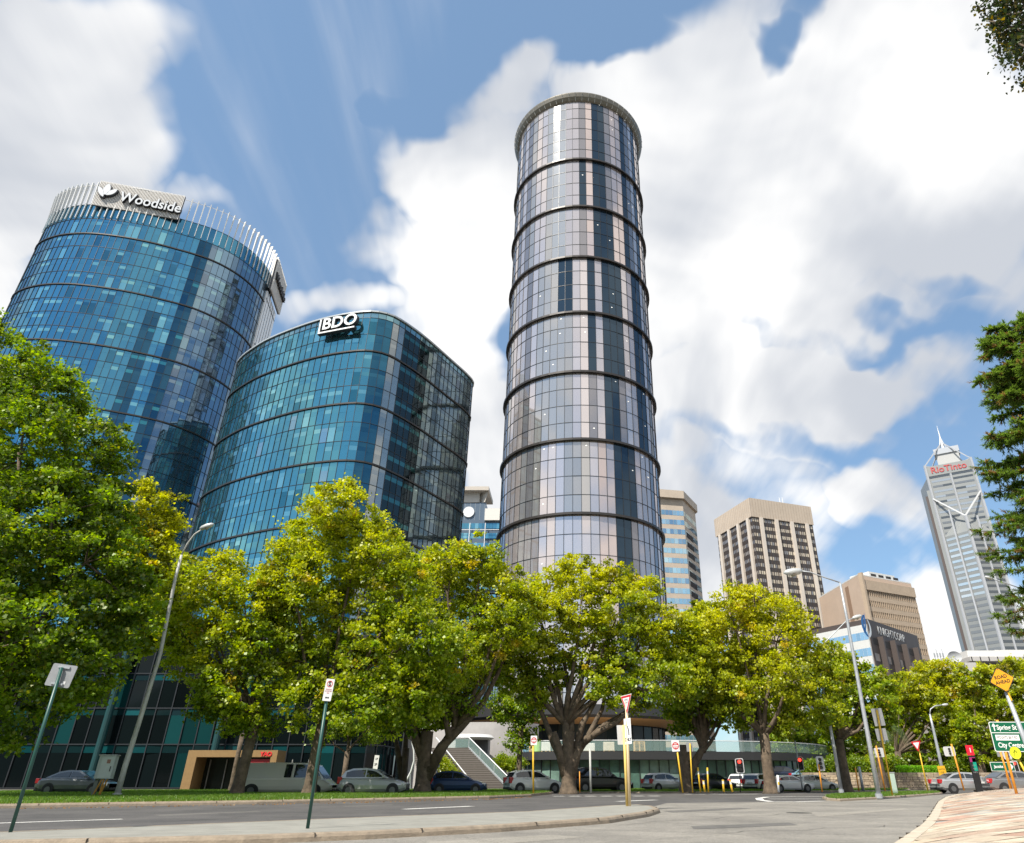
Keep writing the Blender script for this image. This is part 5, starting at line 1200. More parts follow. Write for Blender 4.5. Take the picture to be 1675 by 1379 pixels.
def car(label, typ, pos, rz, col, group='cars along the boulevard', cat='car', s=1.0, metal=.4, name='parked_car'):
    p = PROF[typ]; o = thing(name, label, cat, (*pos[:2], pos[2] if len(pos) > 2 else 0), rz, group, world=False); o.scale = (s, s, s)
    Lc, Wc = p['L'], p['W']; PAINT = mat('car_paint_%02d%02d%02d' % tuple(int(c*99) for c in col), col, .28, metal=metal, coat=.6)
    b = MB(); ns = 26; xs = [Lc*(i/ns) for i in range(ns+1)]; xs[0] = .0; secs = []
    for x in xs:
        t = x/Lc; w = Wc*(1-.10*max(0, (.10-t)/.10)**2-.20*max(0, (t-.80)/.20)**2); zs = interp(p['body'], x); zb = .24 if .04 < t < .95 else .32
        secs.append([(x-Lc/2, y, z) for y, z in ((-w*.86, zb), (-w*.98, zb+.14), (-w, zb+.35), (-w*.985, zs-.12), (-w*.92, zs-.02), (-w*.72, zs+.015), (0, zs+.035), (w*.72, zs+.015), (w*.92, zs-.02), (w*.985, zs-.12), (w, zb+.35), (w*.98, zb+.14), (w*.86, zb))])
    n = len(secs[0]); base = 0
    for sc in secs: b.v += sc
    for i in range(ns):
        for j in range(n): a = i*n+j; c = i*n+(j+1) % n; b.f.append((a, a+n, c+n, c)); b.c.append(None); b.m.append(0)
    for e, rev in ((0, False), (ns, True)):
        f = tuple(e*n+j for j in range(n)); b.f.append(f[::-1] if rev else f); b.c.append(None); b.m.append(0)
    # cabin
    rf = p['roof']; k0 = len(b.v); m = len(rf); wr = Wc*.74; belt = rf[0][1]
    def rw(z): return Wc*.93+(wr-Wc*.93)*max(0, min(1, (z-belt)/(rf[m//2][1]-belt)))
    for sgn in (-1, 1):
        for x, z in rf: b.v.append((x-Lc/2, sgn*rw(z), z))
    for i in range(m-1): b.f.append((k0+i, k0+i+1, k0+m+i+1, k0+m+i)); b.c.append(None); b.m.append(0)
    b.f.append(tuple(k0+i for i in range(m))); b.c.append(None); b.m.append(0); b.f.append(tuple(k0+m+i for i in reversed(range(m)))); b.c.append(None); b.m.append(0)
    b.build('body', PAINT, o, bevel=.035)
    # side glass
    xa, xb = rf[0][0], rf[-1][0]; top_ = [(x, z) for x, z in rf if z > belt+.2]
    for sgn in (-1, 1):
        cut = [(xa+(.34 if typ != 'van' else 2.6), xa+(xb-xa)*(.50 if typ != 'van' else .62)), (xa+(xb-xa)*(.525 if typ != 'van' else .65), xb-.28)]
        for a, c in cut:
            g = MB(); pts = [(a+.10, belt+.05)]; q = [a+(c-a)*t for t in (0, .12, .3, .5, .7, .85, 1)]; upper = [(x, max(belt+.07, interp(rf, x)-.10)) for x in q]; pts = [(a, belt+.05)]+[(x, z) for x, z in upper]+[(c, belt+.05)]
            g.face([(x-Lc/2, sgn*(rw(z)+.018), z) for x, z in (pts if sgn > 0 else pts[::-1])])
            g.build('side_window', CG, o)
    for (i0, i1), nm in (((0, 1), 'rear_window'), ((m-2, m-1), 'windscreen')):
        g = MB(); (x0, z0), (x1, z1) = rf[i0], rf[i1]; dx, dz = x1-x0, z1-z0; l_ = sqrt(dx*dx+dz*dz); nx, nz = -dz/l_*.02, dx/l_*.02
        f = lambda t, y: (x0+dx*t+nx-Lc/2, y*rw(z0+dz*t)*.90, z0+dz*t+nz)
        g.face([f(.10, -1), f(.92, -1), f(.92, 1), f(.10, 1)]); g.build(nm, CG, o)
    for x in p['wh']:
        for sgn in (-1, 1):
            w = MB(); r = p['r']; w.cyl((x-Lc/2, sgn*(Wc-.08), r), (0, 1, 0), r, .22, 20); wo_ = w.build('wheel', TYRE, o)
            w = MB(); w.cyl((x-Lc/2, sgn*(Wc+.03), r), (0, 1, 0), r*.56, .03, 14); h_ = w.build('rim', RIM, wo_)
            a = MB(); a.cyl((x-Lc/2, sgn*(Wc-.015), r+.02), (0, 1, 0), r*1.16, .05, 20); a.build('wheel_arch', TRIM, o)
    zs = p['body'][1][1]
    for sgn in (-1, 1):
        l = MB(); l.box(-Lc/2-.02, -Lc/2+.26, sgn*Wc*.60 if sgn > 0 else -Wc*.955, sgn*Wc*.955 if sgn > 0 else -Wc*.60, zs-.27, zs+(.02 if typ != 'hatch' else .12)); l.build('tail_light', TL, o, bevel=.03)
        l = MB(); l.box(Lc/2-.42, Lc/2-.10, sgn*Wc*.55 if sgn > 0 else -Wc*.86, sgn*Wc*.86 if sgn > 0 else -Wc*.55, .55, .72); l.build('headlight', HL, o, bevel=.03)
        l = MB(); l.box(rf[-1][0]-Lc/2-.42, rf[-1][0]-Lc/2-.24, sgn*(Wc+.02) if sgn > 0 else -(Wc+.17), sgn*(Wc+.17) if sgn > 0 else -(Wc+.02), belt+.0, belt+.15); l.build('wing_mirror', PAINT, o, bevel=.03)
    l = MB(); l.box(-Lc/2-.025, -Lc/2-.01, -.26, .26, .66, .78); l.build('number_plate', PL, o)
    l = MB(); l.box(-Lc/2-.03, -Lc/2+.2, -Wc*.85, Wc*.85, .26, .42); l.box(Lc/2-.2, Lc/2+.03, -Wc*.72, Wc*.72, .28, .45); l.build('bumper_trim', TRIM, o, bevel=.03)
    return o
def cp(x, Y, z=0): p = atY(x, 1285, Y); return (p.x, Y, z)
SLV = (.42, .43, .45); WHT = (.72, .72, .70)
car('white delivery van behind the dark tree trunk near the bronze portal', 'van', cp(470, 55), radians(0), (.66, .64, .58), cat='van', name='delivery_van', s=1.0, metal=.05).scale = (1.3, 1, .98)
car('silver hatchback in front of the two big trunks left of centre', 'hatch', cp(612, 53.5), radians(2), SLV, s=1.12)
car('dark blue hatchback parked in front of the stairs', 'hatch', cp(750, 60), radians(4), (.03, .06, .15), s=1.05)
car('white hatchback behind the no entry sign, tail to the left', 'hatch', cp(873, 63), radians(22), WHT, s=1.12, metal=.05)
car('black four wheel drive behind the forked trunk in front of the pavilion', 'suv', cp(983, 66), radians(12), (.008, .008, .009), cat='suv', s=1.12, metal=0)
car('silver hatchback right of the cream twin poles', 'hatch', cp(1088, 72), radians(28), (.55, .56, .57), s=1.02)
car('black hatchback behind the short yellow bollards', 'hatch', cp(1168, 72), radians(28), (.015, .014, .016), s=1.0)
car('white hatchback seen from behind, left of the yellow green tree trunk', 'hatch', cp(1213, 80), radians(62), WHT, s=1.0, metal=.05)
car('cream white hatchback with red lamp touching the yellow green tree trunk', 'hatch', cp(1243, 74), radians(50), (.66, .63, .56), s=1.0, metal=.05)
car('low white sedan right of the yellow green tree trunk', 'sedan', cp(1290, 68), radians(14), WHT, s=.92, metal=.05)
car('white hatchback farthest right before the limestone wall', 'hatch', cp(1335, 73), radians(10), (.68, .67, .64), s=.92, metal=.05)
car('dark blue suv on the ramp above the white sedan', 'suv', cp(1287, 92, .7), radians(8), (.02, .03, .06), cat='suv')
car('light blue sedan on the ramp right of the dark suv', 'sedan', cp(1320, 92, .7), radians(8), (.25, .42, .55))
car('silver wagon passing behind the yellow posts on the right', 'sedan', cp(1578, 62), radians(2), (.40, .41, .42), s=1.05)
car('grey sedan partly behind the pavement edge at the right frame edge', 'sedan', cp(1662, 60), radians(2), (.22, .225, .23), s=1.1)
car('dark grey sedan in deep shade at the far left behind the utility box', 'sedan', cp(130, 55), radians(0), (.14, .15, .16), s=1.1)

# ---------------------------------------------------------------- street furniture
def poly_pole(pts, r, m, parent, name='pole', n=10): b = MB(); b.tube(pts, r, n); return b.build(name, m, parent, smooth=True)
def lamp(label, Y, pts, arm, head, r=.10, name='street_lamp', m=GALV, hw=(.34, .8)):
    P = [atY(x, y, Y) for x, y in pts]; P[0].z = min(P[0].z, .05); o = thing(name, label, 'street lamp', tuple(P[0]), group='street lamps'); k = len(P)
    poly_pole(P, [r*1.5-(r*.8)*i/(k-1) for i in range(k)], m, o)
    A = [atY(x, y, Y) for x, y in arm]; poly_pole(A, r*.45, m, o, 'arm', 7)
    H0, H1 = atY(*head[0], Y), atY(*head[1], Y); b = MB(); d = (H1-H0); ps = [H0+d*t for t in (0, .15, .5, .85, 1)]
    w = d.length*.20; b.tube(ps, [w*.35, w*.8, w, w*.75, w*.2], 12); b.build('lamp_head', mat('lamp_head_grey', (.50, .51, .50), .4, metal=.2), o, smooth=True)
    c = ps[2]; b = MB(); b.tube([c-Vector((0, 0, w*.5)), c-Vector((0, 0, w*1.15))], [w*.9, w*.45], 12); b.build('lamp_glass', mat('lamp_glass', (.30, .27, .22), .15, spec=.8), o)
    b = MB(); b.cyl((P[0].x, P[0].y, P[0].z+.12), (0, 0, 1), r*2.1, .24, 12); b.build('base_plate', m, o); return o
LP = mat('pale_lamp_pole', (.44, .44, .41), .55, var=.2, vscale=2)
lamp('leaning pale street lamp on the left verge beside the utility box', 45, [(191,1302),(205,1252),(228,1180),(262,1070),(287,945),(297,908)], [(297,908),(306,890),(318,874),(330,866)], [(327,865),(350,857)], r=.115, m=LP)
lamp('tall grey street lamp on the right wedge verge with long arm pointing left', 44, [(1437,1299),(1420,1205),(1402,1105),(1385,1010),(1374,953)], [(1374,953),(1350,945),(1325,936),(1310,934)], [(1312,934),(1282,937)], r=.095)
lamp('grey street lamp behind the taller one, its bent arm crossing up to the right', 62, [(1376,1294),(1362,1210),(1345,1120),(1335,1066)], [(1335,1066),(1360,1040),(1384,1016),(1396,1011)], [(1394,1011.5),(1410,1007)], r=.10)
lamp('small pale street lamp with curved neck above the bright hedge', 80, [(1543,1268),(1535,1230),(1526,1190),(1521,1168)], [(1521,1168),(1522,1160),(1529,1155),(1542,1153)], [(1541,1153.5),(1551,1152)], r=.13)
lamp('far street lamp whose thin arm shows between the pine branches', 70, [(1742,1290),(1710,1150),(1680,1010),(1668,962)], [(1668,962),(1640,952),(1622,946)], [(1624,947),(1611,943)], r=.13)

def board(o, M, w, h, m, name='sign_face', t=.012, r=0, rim=None):
    b = MB(); 
    if r:
        pts = []
        for cx, cy, a0 in ((w/2-r, h/2-r, 0), (-w/2+r, h/2-r, 90), (-w/2+r, -h/2+r, 180), (w/2-r, -h/2+r, 270)):
            for k in range(4): a = radians(a0+30*k); pts.append((cx+r*cos(a), cy+r*sin(a)))
    else: pts = [(w/2, h/2), (-w/2, h/2), (-w/2, -h/2), (w/2, -h/2)]
    F_ = [M @ Vector((x, y, 0)) for x, y in pts]; B_ = [M @ Vector((x, y, -t)) for x, y in pts]; b.face(F_); b.face(B_[::-1]); n = len(pts)
    for i in range(n): b.face([B_[i], B_[(i+1) % n], F_[(i+1) % n], F_[i]])
    return b.build(name, m, o)
def post(o, px0, py0, px1, py1, Y, r, m, name='post', z0=None, dY=0):
    a = atY(px0, py0, Y); c = atY(px1, py1, Y+dY); a.z = a.z if z0 is None else z0
    poly_pole([a, c], r, m, o, name); return a, c
def sgn_thing(name, label, cat, px, py, Y, group=None): p = atY(px, py, Y); return thing(name, label, cat, tuple(p), group=group)
def sframe(px, py, Y, tilt=0, yaw=0):
    p = atY(px, py, Y); a = radians(yaw); u = Vector((cos(a), sin(a), 0)); v = Vector((0, 0, 1)); t = radians(tilt); R_ = Matrix.Rotation(t, 4, 'Z'); return frame(p, u, v) @ R_
def disc(M, r, m, o, name, z=.004, n=28, cx=0, cy=0, a0=0, a1=2*pi, r0=0):
    b = MB()
    if r0: 
        for k in range(n): t0, t1 = a0+(a1-a0)*k/n, a0+(a1-a0)*(k+1)/n; b.face([M @ Vector((cx+rr*cos(t), cy+rr*sin(t), z)) for rr, t in ((r0, t0), (r, t0), (r, t1), (r0, t1))])
    else: b.face([M @ Vector((cx+r*cos(a0+(a1-a0)*k/n), cy+r*sin(a0+(a1-a0)*k/n), z)) for k in range(n if a1-a0 > 6 else n+1)])
    return b.build(name, m, o)
def poly(M, pts, m, o, name, z=.004):
    b = MB(); b.face([M @ Vector((x, y, z)) for x, y in pts]); return b.build(name, m, o)
INK = mat('sign_ink_black', (.02, .02, .02), .5)

# large blank sign back, far left on the island
Y = G(18, 1361, .14).y; s = sgn_thing('street_sign', 'back of a square grey sign on a dark green pole at the far left', 'road sign', 18, 1361, Y)
post(s, 17, 1361, 101, 1092, Y, .034, GREENP); M = sframe(100, 1105, Y+.06, tilt=-7, yaw=3); board(s, M, .50, .43, SBACK, 'sign_back', r=.03)
poly(M, [(.09, -.16), (.15, -.16), (.15, -.10), (.09, -.10)], mat('pale_sticker', (.6, .6, .6)), s, 'sticker', .005)
b = MB(); 
for z_ in (.16, -.16): b.box(-.12, .12, z_-.02, z_+.02, .002, .03, M)
b.build('bracket', GALV, s)
# no standing sign
Y = G(503, 1355, .14).y; s = sgn_thing('parking_sign', 'narrow white no parking sign facing us on a dark green pole on the island', 'road sign', 503, 1355, Y)
post(s, 503, 1355, 535, 1140, Y, .034, GREENP); M = sframe(537.5, 1128.5, Y-.055, tilt=-3, yaw=12) @ Matrix.Diagonal((.70, .78, 1, 1)); board(s, M, .25, .57, SWHITE, r=.02)
disc(M, .085, RED, s, 'prohibition_ring', .003, r0=.068, cy=.155); text('S', .15, M @ Matrix.Translation((0, .155, .003)), INK, s, 'letter', .002, bold=.006)
b = MB(); b.beam(M @ Vector((-.055, .21, .006)), M @ Vector((.055, .10, .006)), .014, .002); b.build('prohibition_bar', RED, s)
PK = mat('sign_soft_red', (.62, .22, .22), .5)
for i, t_ in enumerate(('VEHICLES', 'EXCEPTED', 'BUS')): text(t_, .042, M @ Matrix.Translation((0, .015-i*.048, .003)), PK, s, 'lettering', .001)
text('ZONE', .04, M @ Matrix.Translation((0, -.20, .003)), INK, s, 'lettering', .001, bold=.003)
# twin poles at the island tip
Y = G(1027, 1318.5, .14).y; s = sgn_thing('give_way_sign', 'give way triangle above a left turn only board on a cream pole', 'road sign', 1030, 1319, Y)
CP = mat('cream_pole', (.72, .56, .34), .5, var=.08); post(s, 1030, 1319, 1024.5, 1146, Y, .055, CP)
M = sframe(1024.8, 1153, Y-.07, tilt=3, yaw=-58) @ Matrix.Diagonal((.85, .88, 1, 1))
def tri(w, h, y): return [(-w/2, y+h/2), (0, y-h/2), (w/2, y+h/2)]
poly(M, tri(.86, .82, 0), SWHITE, s, 'sign_face', 0); poly(M, tri(.80, .76, .005)[::1], RED, s, 'red_border', .004); poly(M, tri(.54, .50, .045), SWHITE, s, 'white_field', .008)
poly(M, tri(.86, .82, 0)[::-1], SBACK, s, 'sign_back', -.012)
text('GIVE', .13, M @ Matrix.Translation((0, .20, .010)), INK, s, 'lettering', .002, sx=1.0); text('WAY', .11, M @ Matrix.Translation((0, .085, .010)), INK, s, 'lettering', .002)
M = sframe(1026.6, 1196, Y-.075, tilt=2, yaw=-55) @ Matrix.Diagonal((.9, .9, 1, 1)); board(s, M, .45, 1.0, SWHITE, r=.02)
b = MB(); path = [(.08, -.16), (.075, 0), (.03, .13), (-.05, .24)]
for (x0, y0), (x1, y1) in zip(path, path[1:]): b.face([M @ Vector(q) for q in ((x0-.03, y0, .004), (x0+.03, y0, .004), (x1+.03, y1, .004), (x1-.03, y1, .004))])
b.build('arrow_shaft', INK, s); poly(M, [(-.02, .40), (-.13, .22), (-.0, .15)], INK, s, 'arrow_head', .006)
text('ONLY', .17, M @ Matrix.Translation((0, -.33, .004)), INK, s, 'lettering', .002, bold=.006, sx=.9)
s = sgn_thing('street_sign', 'back of a tall narrow sign on the yellow pole beside the give way sign', 'road sign', 1026, 1318.5, Y+.1)
post(s, 1026, 1318.5, 1020.5, 1186, Y+.1, .055, mat('pale_yellow_paint', (.78, .55, .16), .5, var=.08)); M = sframe(1016.5, 1202, Y+.17, tilt=2, yaw=18); board(s, M, .34, .68, mat('white_sign_back', (.62, .63, .64), .5), 'sign_back', r=.02)

def noentry(label, base, top, Y, px, py, w, tilt=0, yaw=0):
    s = sgn_thing('no_entry_sign', label, 'road sign', *base, Y, group='no entry signs'); post(s, *base, *top, Y, .06, YEL)
    M = sframe(px, py, Y-.09, tilt, yaw); h = w*1.33; board(s, M, w, h, SWHITE, r=.03); rr = w*.44
    disc(M, rr, RED, s, 'red_disc', .004, cy=0); b = MB(); b.box(-rr*.80, rr*.80, -rr*.2, rr*.16, .006, .009, M); b.build('white_bar', SWHITE, s)
    text('NO', rr*.55, M @ Matrix.Translation((0, rr*.52, .006)), SWHITE, s, 'lettering', .002, bold=.004); text('ENTRY', rr*.42, M @ Matrix.Translation((0, -rr*.5, .006)), SWHITE, s, 'lettering', .002, bold=.004)
noentry('no entry sign on the upright yellow pole beside the white hatchback', (872.5, 1297), (872, 1208), 50, 873.3, 1211, .42)
noentry('no entry sign on the leaning yellow pole left of the forked dark tree', (1117, 1296.5), (1106, 1216), 57, 1105, 1220, .58, 3)
def backsign(label, base, top, Y, faces, m=YEL, r=.05, group=None):
    s = sgn_thing('street_sign', label, 'road sign', *base, Y, group=group); post(s, *base, *top, Y, r, m)
    for px, py, w, h, tl in faces: M = sframe(px, py, Y+.08, tl); board(s, M, w, h, SBACK, 'sign_back', r=.03)
backsign('blank square sign back on a yellow pole right of the second no entry sign', (1133, 1296.5), (1128.5, 1216), 57, [(1128, 1222, .48, .62, 1)])
backsign('yellow pole with two stacked grey sign backs on the right verge', (1460, 1301), (1434, 1161), 46, [(1436.5, 1173, .66, 1.0, 4), (1442, 1201.5, .66, .68, 4)])
def bollard(label, base, top, Y, r=.06): s = sgn_thing('bollard', label, 'bollard', *base, Y, group='yellow bollards'); a, c = post(s, *base, *top, Y, r, YEL); b = MB(); b.cyl(c, (0, 0, 1), r*1.12, .05, 10); b.build('cap', mat('bollard_cap', (.8, .55, .08), .4), s); b = MB(); m_ = a.lerp(c, .8); d_ = (c-a).normalized()*.1; b.tube([m_-d_, m_+d_], r*1.06, 10); b.build('reflective_band', mat('reflective_tape', (.7, .68, .6), .3), s)
bollard('tall yellow bollard nearest the blank square sign', (1146, 1296), (1141.5, 1256), 58); bollard('tall yellow bollard right of the first tall one', (1159, 1296), (1157, 1256), 58)
bollard('short yellow bollard between the two tall ones', (1153, 1295.5), (1150.5, 1277), 60, .08); bollard('short yellow bollard left of the last pair end', (1184, 1295.5), (1182.5, 1276), 60, .08); bollard('short yellow bollard farthest right of the row', (1198, 1295.5), (1194.5, 1277), 60, .08)
OR = mat('orange_pole', (.75, .30, .03), .5, var=.1)
def signal(label, base, top, Y, head, m, yaw=0, w=.55, h=.95, lit=None, back=False, r=.06, cat='traffic light'):
    s = sgn_thing('traffic_light', label, cat, *base, Y, group='traffic signals'); post(s, *base, *top, Y, r, m)
    M = sframe(*head, Y-.2 if not back else Y+.0, 2, yaw); board(s, M, w+.12, h+.12, mat('signal_border', (.55, .55, .55), .5), 'backboard_border', r=.12); M = M @ Matrix.Translation((0, 0, .012 if not back else -.03)); board(s, M, w, h, BLACK, 'backboard', r=.1)
    for i, (c_on, c_off) in enumerate((((1, .03, .02), (.06, .01, .01)), ((1, .5, 0), (.06, .04, .01)), ((0, 1, .3), (.01, .05, .03)))):
        y = (1-i)*h*.30; b = MB(); b.tube([M @ Vector((0, y, 0)), M @ Vector((0, y, .12))], [h*.14, h*.13], 14); on = (lit == i); b.build('lens_lit' if on else 'lens', mat('lens_red_lit', (.5, .02, .02), .3, emit=(1, .05, .03, 2.2)) if on and i == 0 else mat('lens_dark', (.02, .02, .02), .3), s)
signal('red traffic light in a white frame above the white hatchbacks', (1211, 1296), (1210, 1246), 62, (1210, 1252.5), BLACK, lit=0, r=.04)
signal('red traffic light on the thin pale pole right of the yellow green tree', (1313, 1293), (1300, 1212), 66, (1309.5, 1249), GALV, lit=0, w=.4, yaw=-40)
signal('back of a traffic light on the orange pole left of the olive tree', (1345, 1295), (1339, 1250), 62, (1342, 1249), OR, back=True, w=.5)
signal('back view signal pair on the same crossing behind the olive tree trunk', (1377, 1292), (1372, 1240), 72, (1373, 1249), GALV, lit=0, w=.5)
signal('black signal on a rusty orange pole behind the two sign backs', (1448, 1294), (1433, 1220), 64, (1438, 1231), OR, back=True, w=.7, h=.6)
signal('black signal on an orange post left of the red and black totem', (1577, 1293), (1556, 1217), 58, (1553, 1229), OR, back=True, w=.75, h=.55)
signal('black signal partly hidden behind the green direction sign', (1655, 1290), (1632, 1216), 52, (1647, 1233), OR, back=True, w=.45, h=.6)
signal('red traffic light low behind the round yellow crossing sign', (1683, 1290), (1660, 1245), 60, (1660, 1254), OR, lit=0, w=.5, h=.7)
# far give way sign and thin posts
s = sgn_thing('give_way_sign', 'small far give way sign on a thin yellow post right of the palm', 'road sign', 1518, 1294, 60); post(s, 1518, 1294, 1501, 1217, 60, .05, YEL); M = sframe(1500, 1221, 59.9, 4, -50)
poly(M, tri(.8, .75, 0), RED, s, 'sign_face', .004); poly(M, tri(.5, .46, .05), SWHITE, s, 'white_field', .008)
s = sgn_thing('steel_post', 'dull steel post beside an orange post by the olive tree trunk', 'post', 1412, 1294, 66); post(s, 1412, 1294, 1405, 1254, 66, .12, GALV)
s = sgn_thing('steel_post', 'thin orange post left of the dull steel post', 'post', 1405, 1294, 66); post(s, 1405, 1294, 1399, 1256, 66, .06, OR)
s = sgn_thing('service_cabinet', 'small pale green cabinet at the foot of the yellow double sign pole', 'cabinet', 1463, 1294, 52); p = atY(1463.5, 1296, 52); b = MB(); b.box(-.16, .16, -.15, .15, -.2, 1.15, Matrix.Translation(p)); b.build('body', mat('pale_green_cabinet', (.42, .52, .45), .5), s, bevel=.02); b = MB(); b.box(-.18, .18, -.17, .17, 1.15, 1.2, Matrix.Translation(p)); b.build('lid', GALV, s)
s = sgn_thing('marker_post', 'short white marker post right of the yellow green tree trunk', 'post', 1274, 1296, 60); post(s, 1274, 1296, 1272, 1268, 60, .09, WHITEM); b = MB(); b.tube([atY(1273.3, 1284, 60), atY(1272.9, 1279, 60)], .094, 10); b.build('band', YEL, s)
s = sgn_thing('yellow_sign', 'small square yellow board on a thin pole right of the bright hedge', 'road sign', 1545, 1292, 66); post(s, 1545, 1293, 1541, 1256, 66, .04, GALV); M = sframe(1541, 1261, 65.9, 3); board(s, M, .66, .78, mat('sign_amber', (.75, .42, .02), .4)); text('WATCH', .15, M @ Matrix.Translation((0, .12, .004)), INK, s, 'lettering', .002); text('STEP', .15, M @ Matrix.Translation((0, -.12, .004)), INK, s, 'lettering', .002)
s = sgn_thing('parking_sign', 'small white parking sign on an orange post above the silver hatchback', 'road sign', 613, 1292, 66); post(s, 612, 1294, 615, 1238, 66, .045, OR); M = sframe(615, 1248, 65.9, -2); board(s, M, .40, 1.2, SWHITE); text('1P', .24, M @ Matrix.Translation((0, .3, .004)), INK, s, 'lettering', .002, bold=.008); text('2P', .24, M @ Matrix.Translation((0, -.12, .004)), INK, s, 'lettering', .002, bold=.008)
s = sgn_thing('parking_sign', 'small pale sign on a steel post between the blue car and thick trunk', 'road sign', 714, 1292, 64); post(s, 713, 1294, 715, 1246, 64, .04, GALV); M = sframe(715, 1250, 63.9, -1); board(s, M, .42, .5, SWHITE); text('P', .3, M @ Matrix.Translation((0, 0, .004)), mat('sign_blue', (.02, .08, .35)), s, 'lettering', .002, bold=.01)
s = sgn_thing('steel_post', 'plain grey post in front of the black four wheel drive', 'post', 966, 1297, 57); post(s, 966.5, 1297, 965, 1225, 57, .08, LP)
s = sgn_thing('steel_post', 'thin brown stake just right of the forked tree trunk', 'post', 948, 1297, 58); post(s, 948.5, 1297, 948, 1262, 58, .035, OR)
# white curved rail by the trunks
s = sgn_thing('curved_rail', 'thin white curved rail between the two big trunks left of centre', 'railing', 664, 1290, 70); b = MB(); b.tube([atY(x, y, 70) for x, y in ((664,1278),(672,1262),(677,1245),(677,1228),(673,1210),(668,1196))], .07, 8); b.build('rail', WHITEM, s); b = MB(); b.tube([atY(671, 1290, 70), atY(671, 1262, 70)], .06, 6); b.build('stanchion', GALV, s)

# utility box on legs
s = sgn_thing('utility_box', 'pale grey utility box on yellow and grey legs beside the leaning lamp', 'utility box', 175, 1300, 45)
M = sframe(174, 1254, 45, 0, 14) ; UB = mat('box_pale_grey', (.46, .52, .50), .5, var=.08)
b = MB(); b.box(-.50, .38, -.64, .58, -.55, 0, M); b.build('body', UB, s, bevel=.015); b = MB(); b.box(-.33, .36, -.60, .54, .002, .03, M); b.build('door', mat('box_door', (.52, .58, .56), .45, var=.06), s, bevel=.01)
b = MB(); b.box(.22, .26, -.25, .02, .03, .06, M); b.build('handle', BLACK, s); b = MB(); b.box(-.03, .16, .17, .38, .032, .036, M); b.build('label_plate', mat('box_label', (.30, .16, .12), .5), s)
b = MB(); b.box(-.54, .42, .58, .64, -.6, .06, M); b.build('lid', GALV, s)
b = MB(); 
for x0, x1 in ((-.06, -.36), (.04, .0), (.22, .0)): b.beam(M @ Vector((x0, -.64, -.1)), M @ Vector((x1, -1.62, -.1)), .07)
b.build('yellow_legs', mat('ochre_leg', (.45, .22, .02), .5), s); b = MB(); b.beam(M @ Vector((-.36, -.64, -.3)), M @ Vector((-.38, -1.62, -.3)), .26, .2); b.build('conduit', mat('conduit_grey', (.16, .18, .16), .6), s)

# red and black totem
s = sgn_thing('information_totem', 'slim black information totem with red top on the right', 'sign', 1600, 1292, 50)
a = atY(1601, 1292, 50); c = atY(1587, 1219, 50); a.z = .0; H_ = c.z; xm = (a.x+c.x)/2; Mt = frame((xm, 50, 0), (1, 0, 0), (0, 0, 1)); w = .42
b = MB(); b.box(-w/2, w/2, 0, H_-.62, -.12, 0, Mt); b.build('body', BLACK, s, bevel=.01); b = MB(); b.box(-w/2, w/2, H_-.60, H_, -.12, 0, Mt); b.build('red_top', mat('totem_red', (.65, .01, .03), .35, emit=(1, .02, .04, .3)), s)
text('i', .4, Mt @ Matrix.Translation((0, H_-.3, .004)), SWHITE, s, 'lettering', .002, bold=.01); b = MB(); b.box(-.04, .19, 1.5, 2.25, .002, .005, Mt); b.build('teal_map', mat('totem_teal', (.0, .30, .20), .4), s); b = MB(); b.box(-.19, .19, H_-1.0, H_-.72, .002, .005, Mt); b.build('magenta_strip', mat('totem_magenta', (.35, .02, .15), .4), s)
for i in range(3): text(('CITY', 'MAP', 'INFO')[i], .12, Mt @ Matrix.Translation((0, H_-1.2-.2*i, .004)), SBACK, s, 'lettering', .002)

# road ahead diamond on its steel mast
Y = 30; s = sgn_thing('warning_sign', 'orange diamond sign reading ROAD AHEAD on a grey steel mast', 'road sign', 1700, 1292, Y)
a = atY(1712, 1297, Y); t1 = atY(1646, 1132, Y); poly_pole([Vector((a.x, Y, .1)), Vector((t1.x, Y, t1.z))], [.12, .08], GALV, s, 'mast')
M = sframe(1639, 1112, Y-.14, tilt=45+10, yaw=-8) @ Matrix.Diagonal((.86, .86, 1, 1)); AM = mat('sign_amber_bright', (.80, .36, .015), .35); board(s, M, .84, .84, INK, 'border', r=.06); board(s, M @ Matrix.Translation((0, 0, .004)), .78, .78, AM, 'sign_face', t=.003, r=.05)
M = sframe(1639, 1112, Y-.14, tilt=10, yaw=-8) @ Matrix.Diagonal((.86, .86, 1, 1))
text('ROAD', .21, M @ Matrix.Translation((-.01, .13, .008)), INK, s, 'lettering', .002, bold=.004); text('AHEAD', .21, M @ Matrix.Translation((0, -.10, .008)), INK, s, 'lettering', .002, bold=.004)
disc(M, .025, INK, s, 'bolt', .009, cy=.50); disc(M, .025, INK, s, 'bolt', .009, cy=-.50)
b = MB(); b.tube([atY(1648, 1131, Y-.1), atY(1655, 1146, Y-.1)], .035, 8); b.build('bracket', YEL, s)
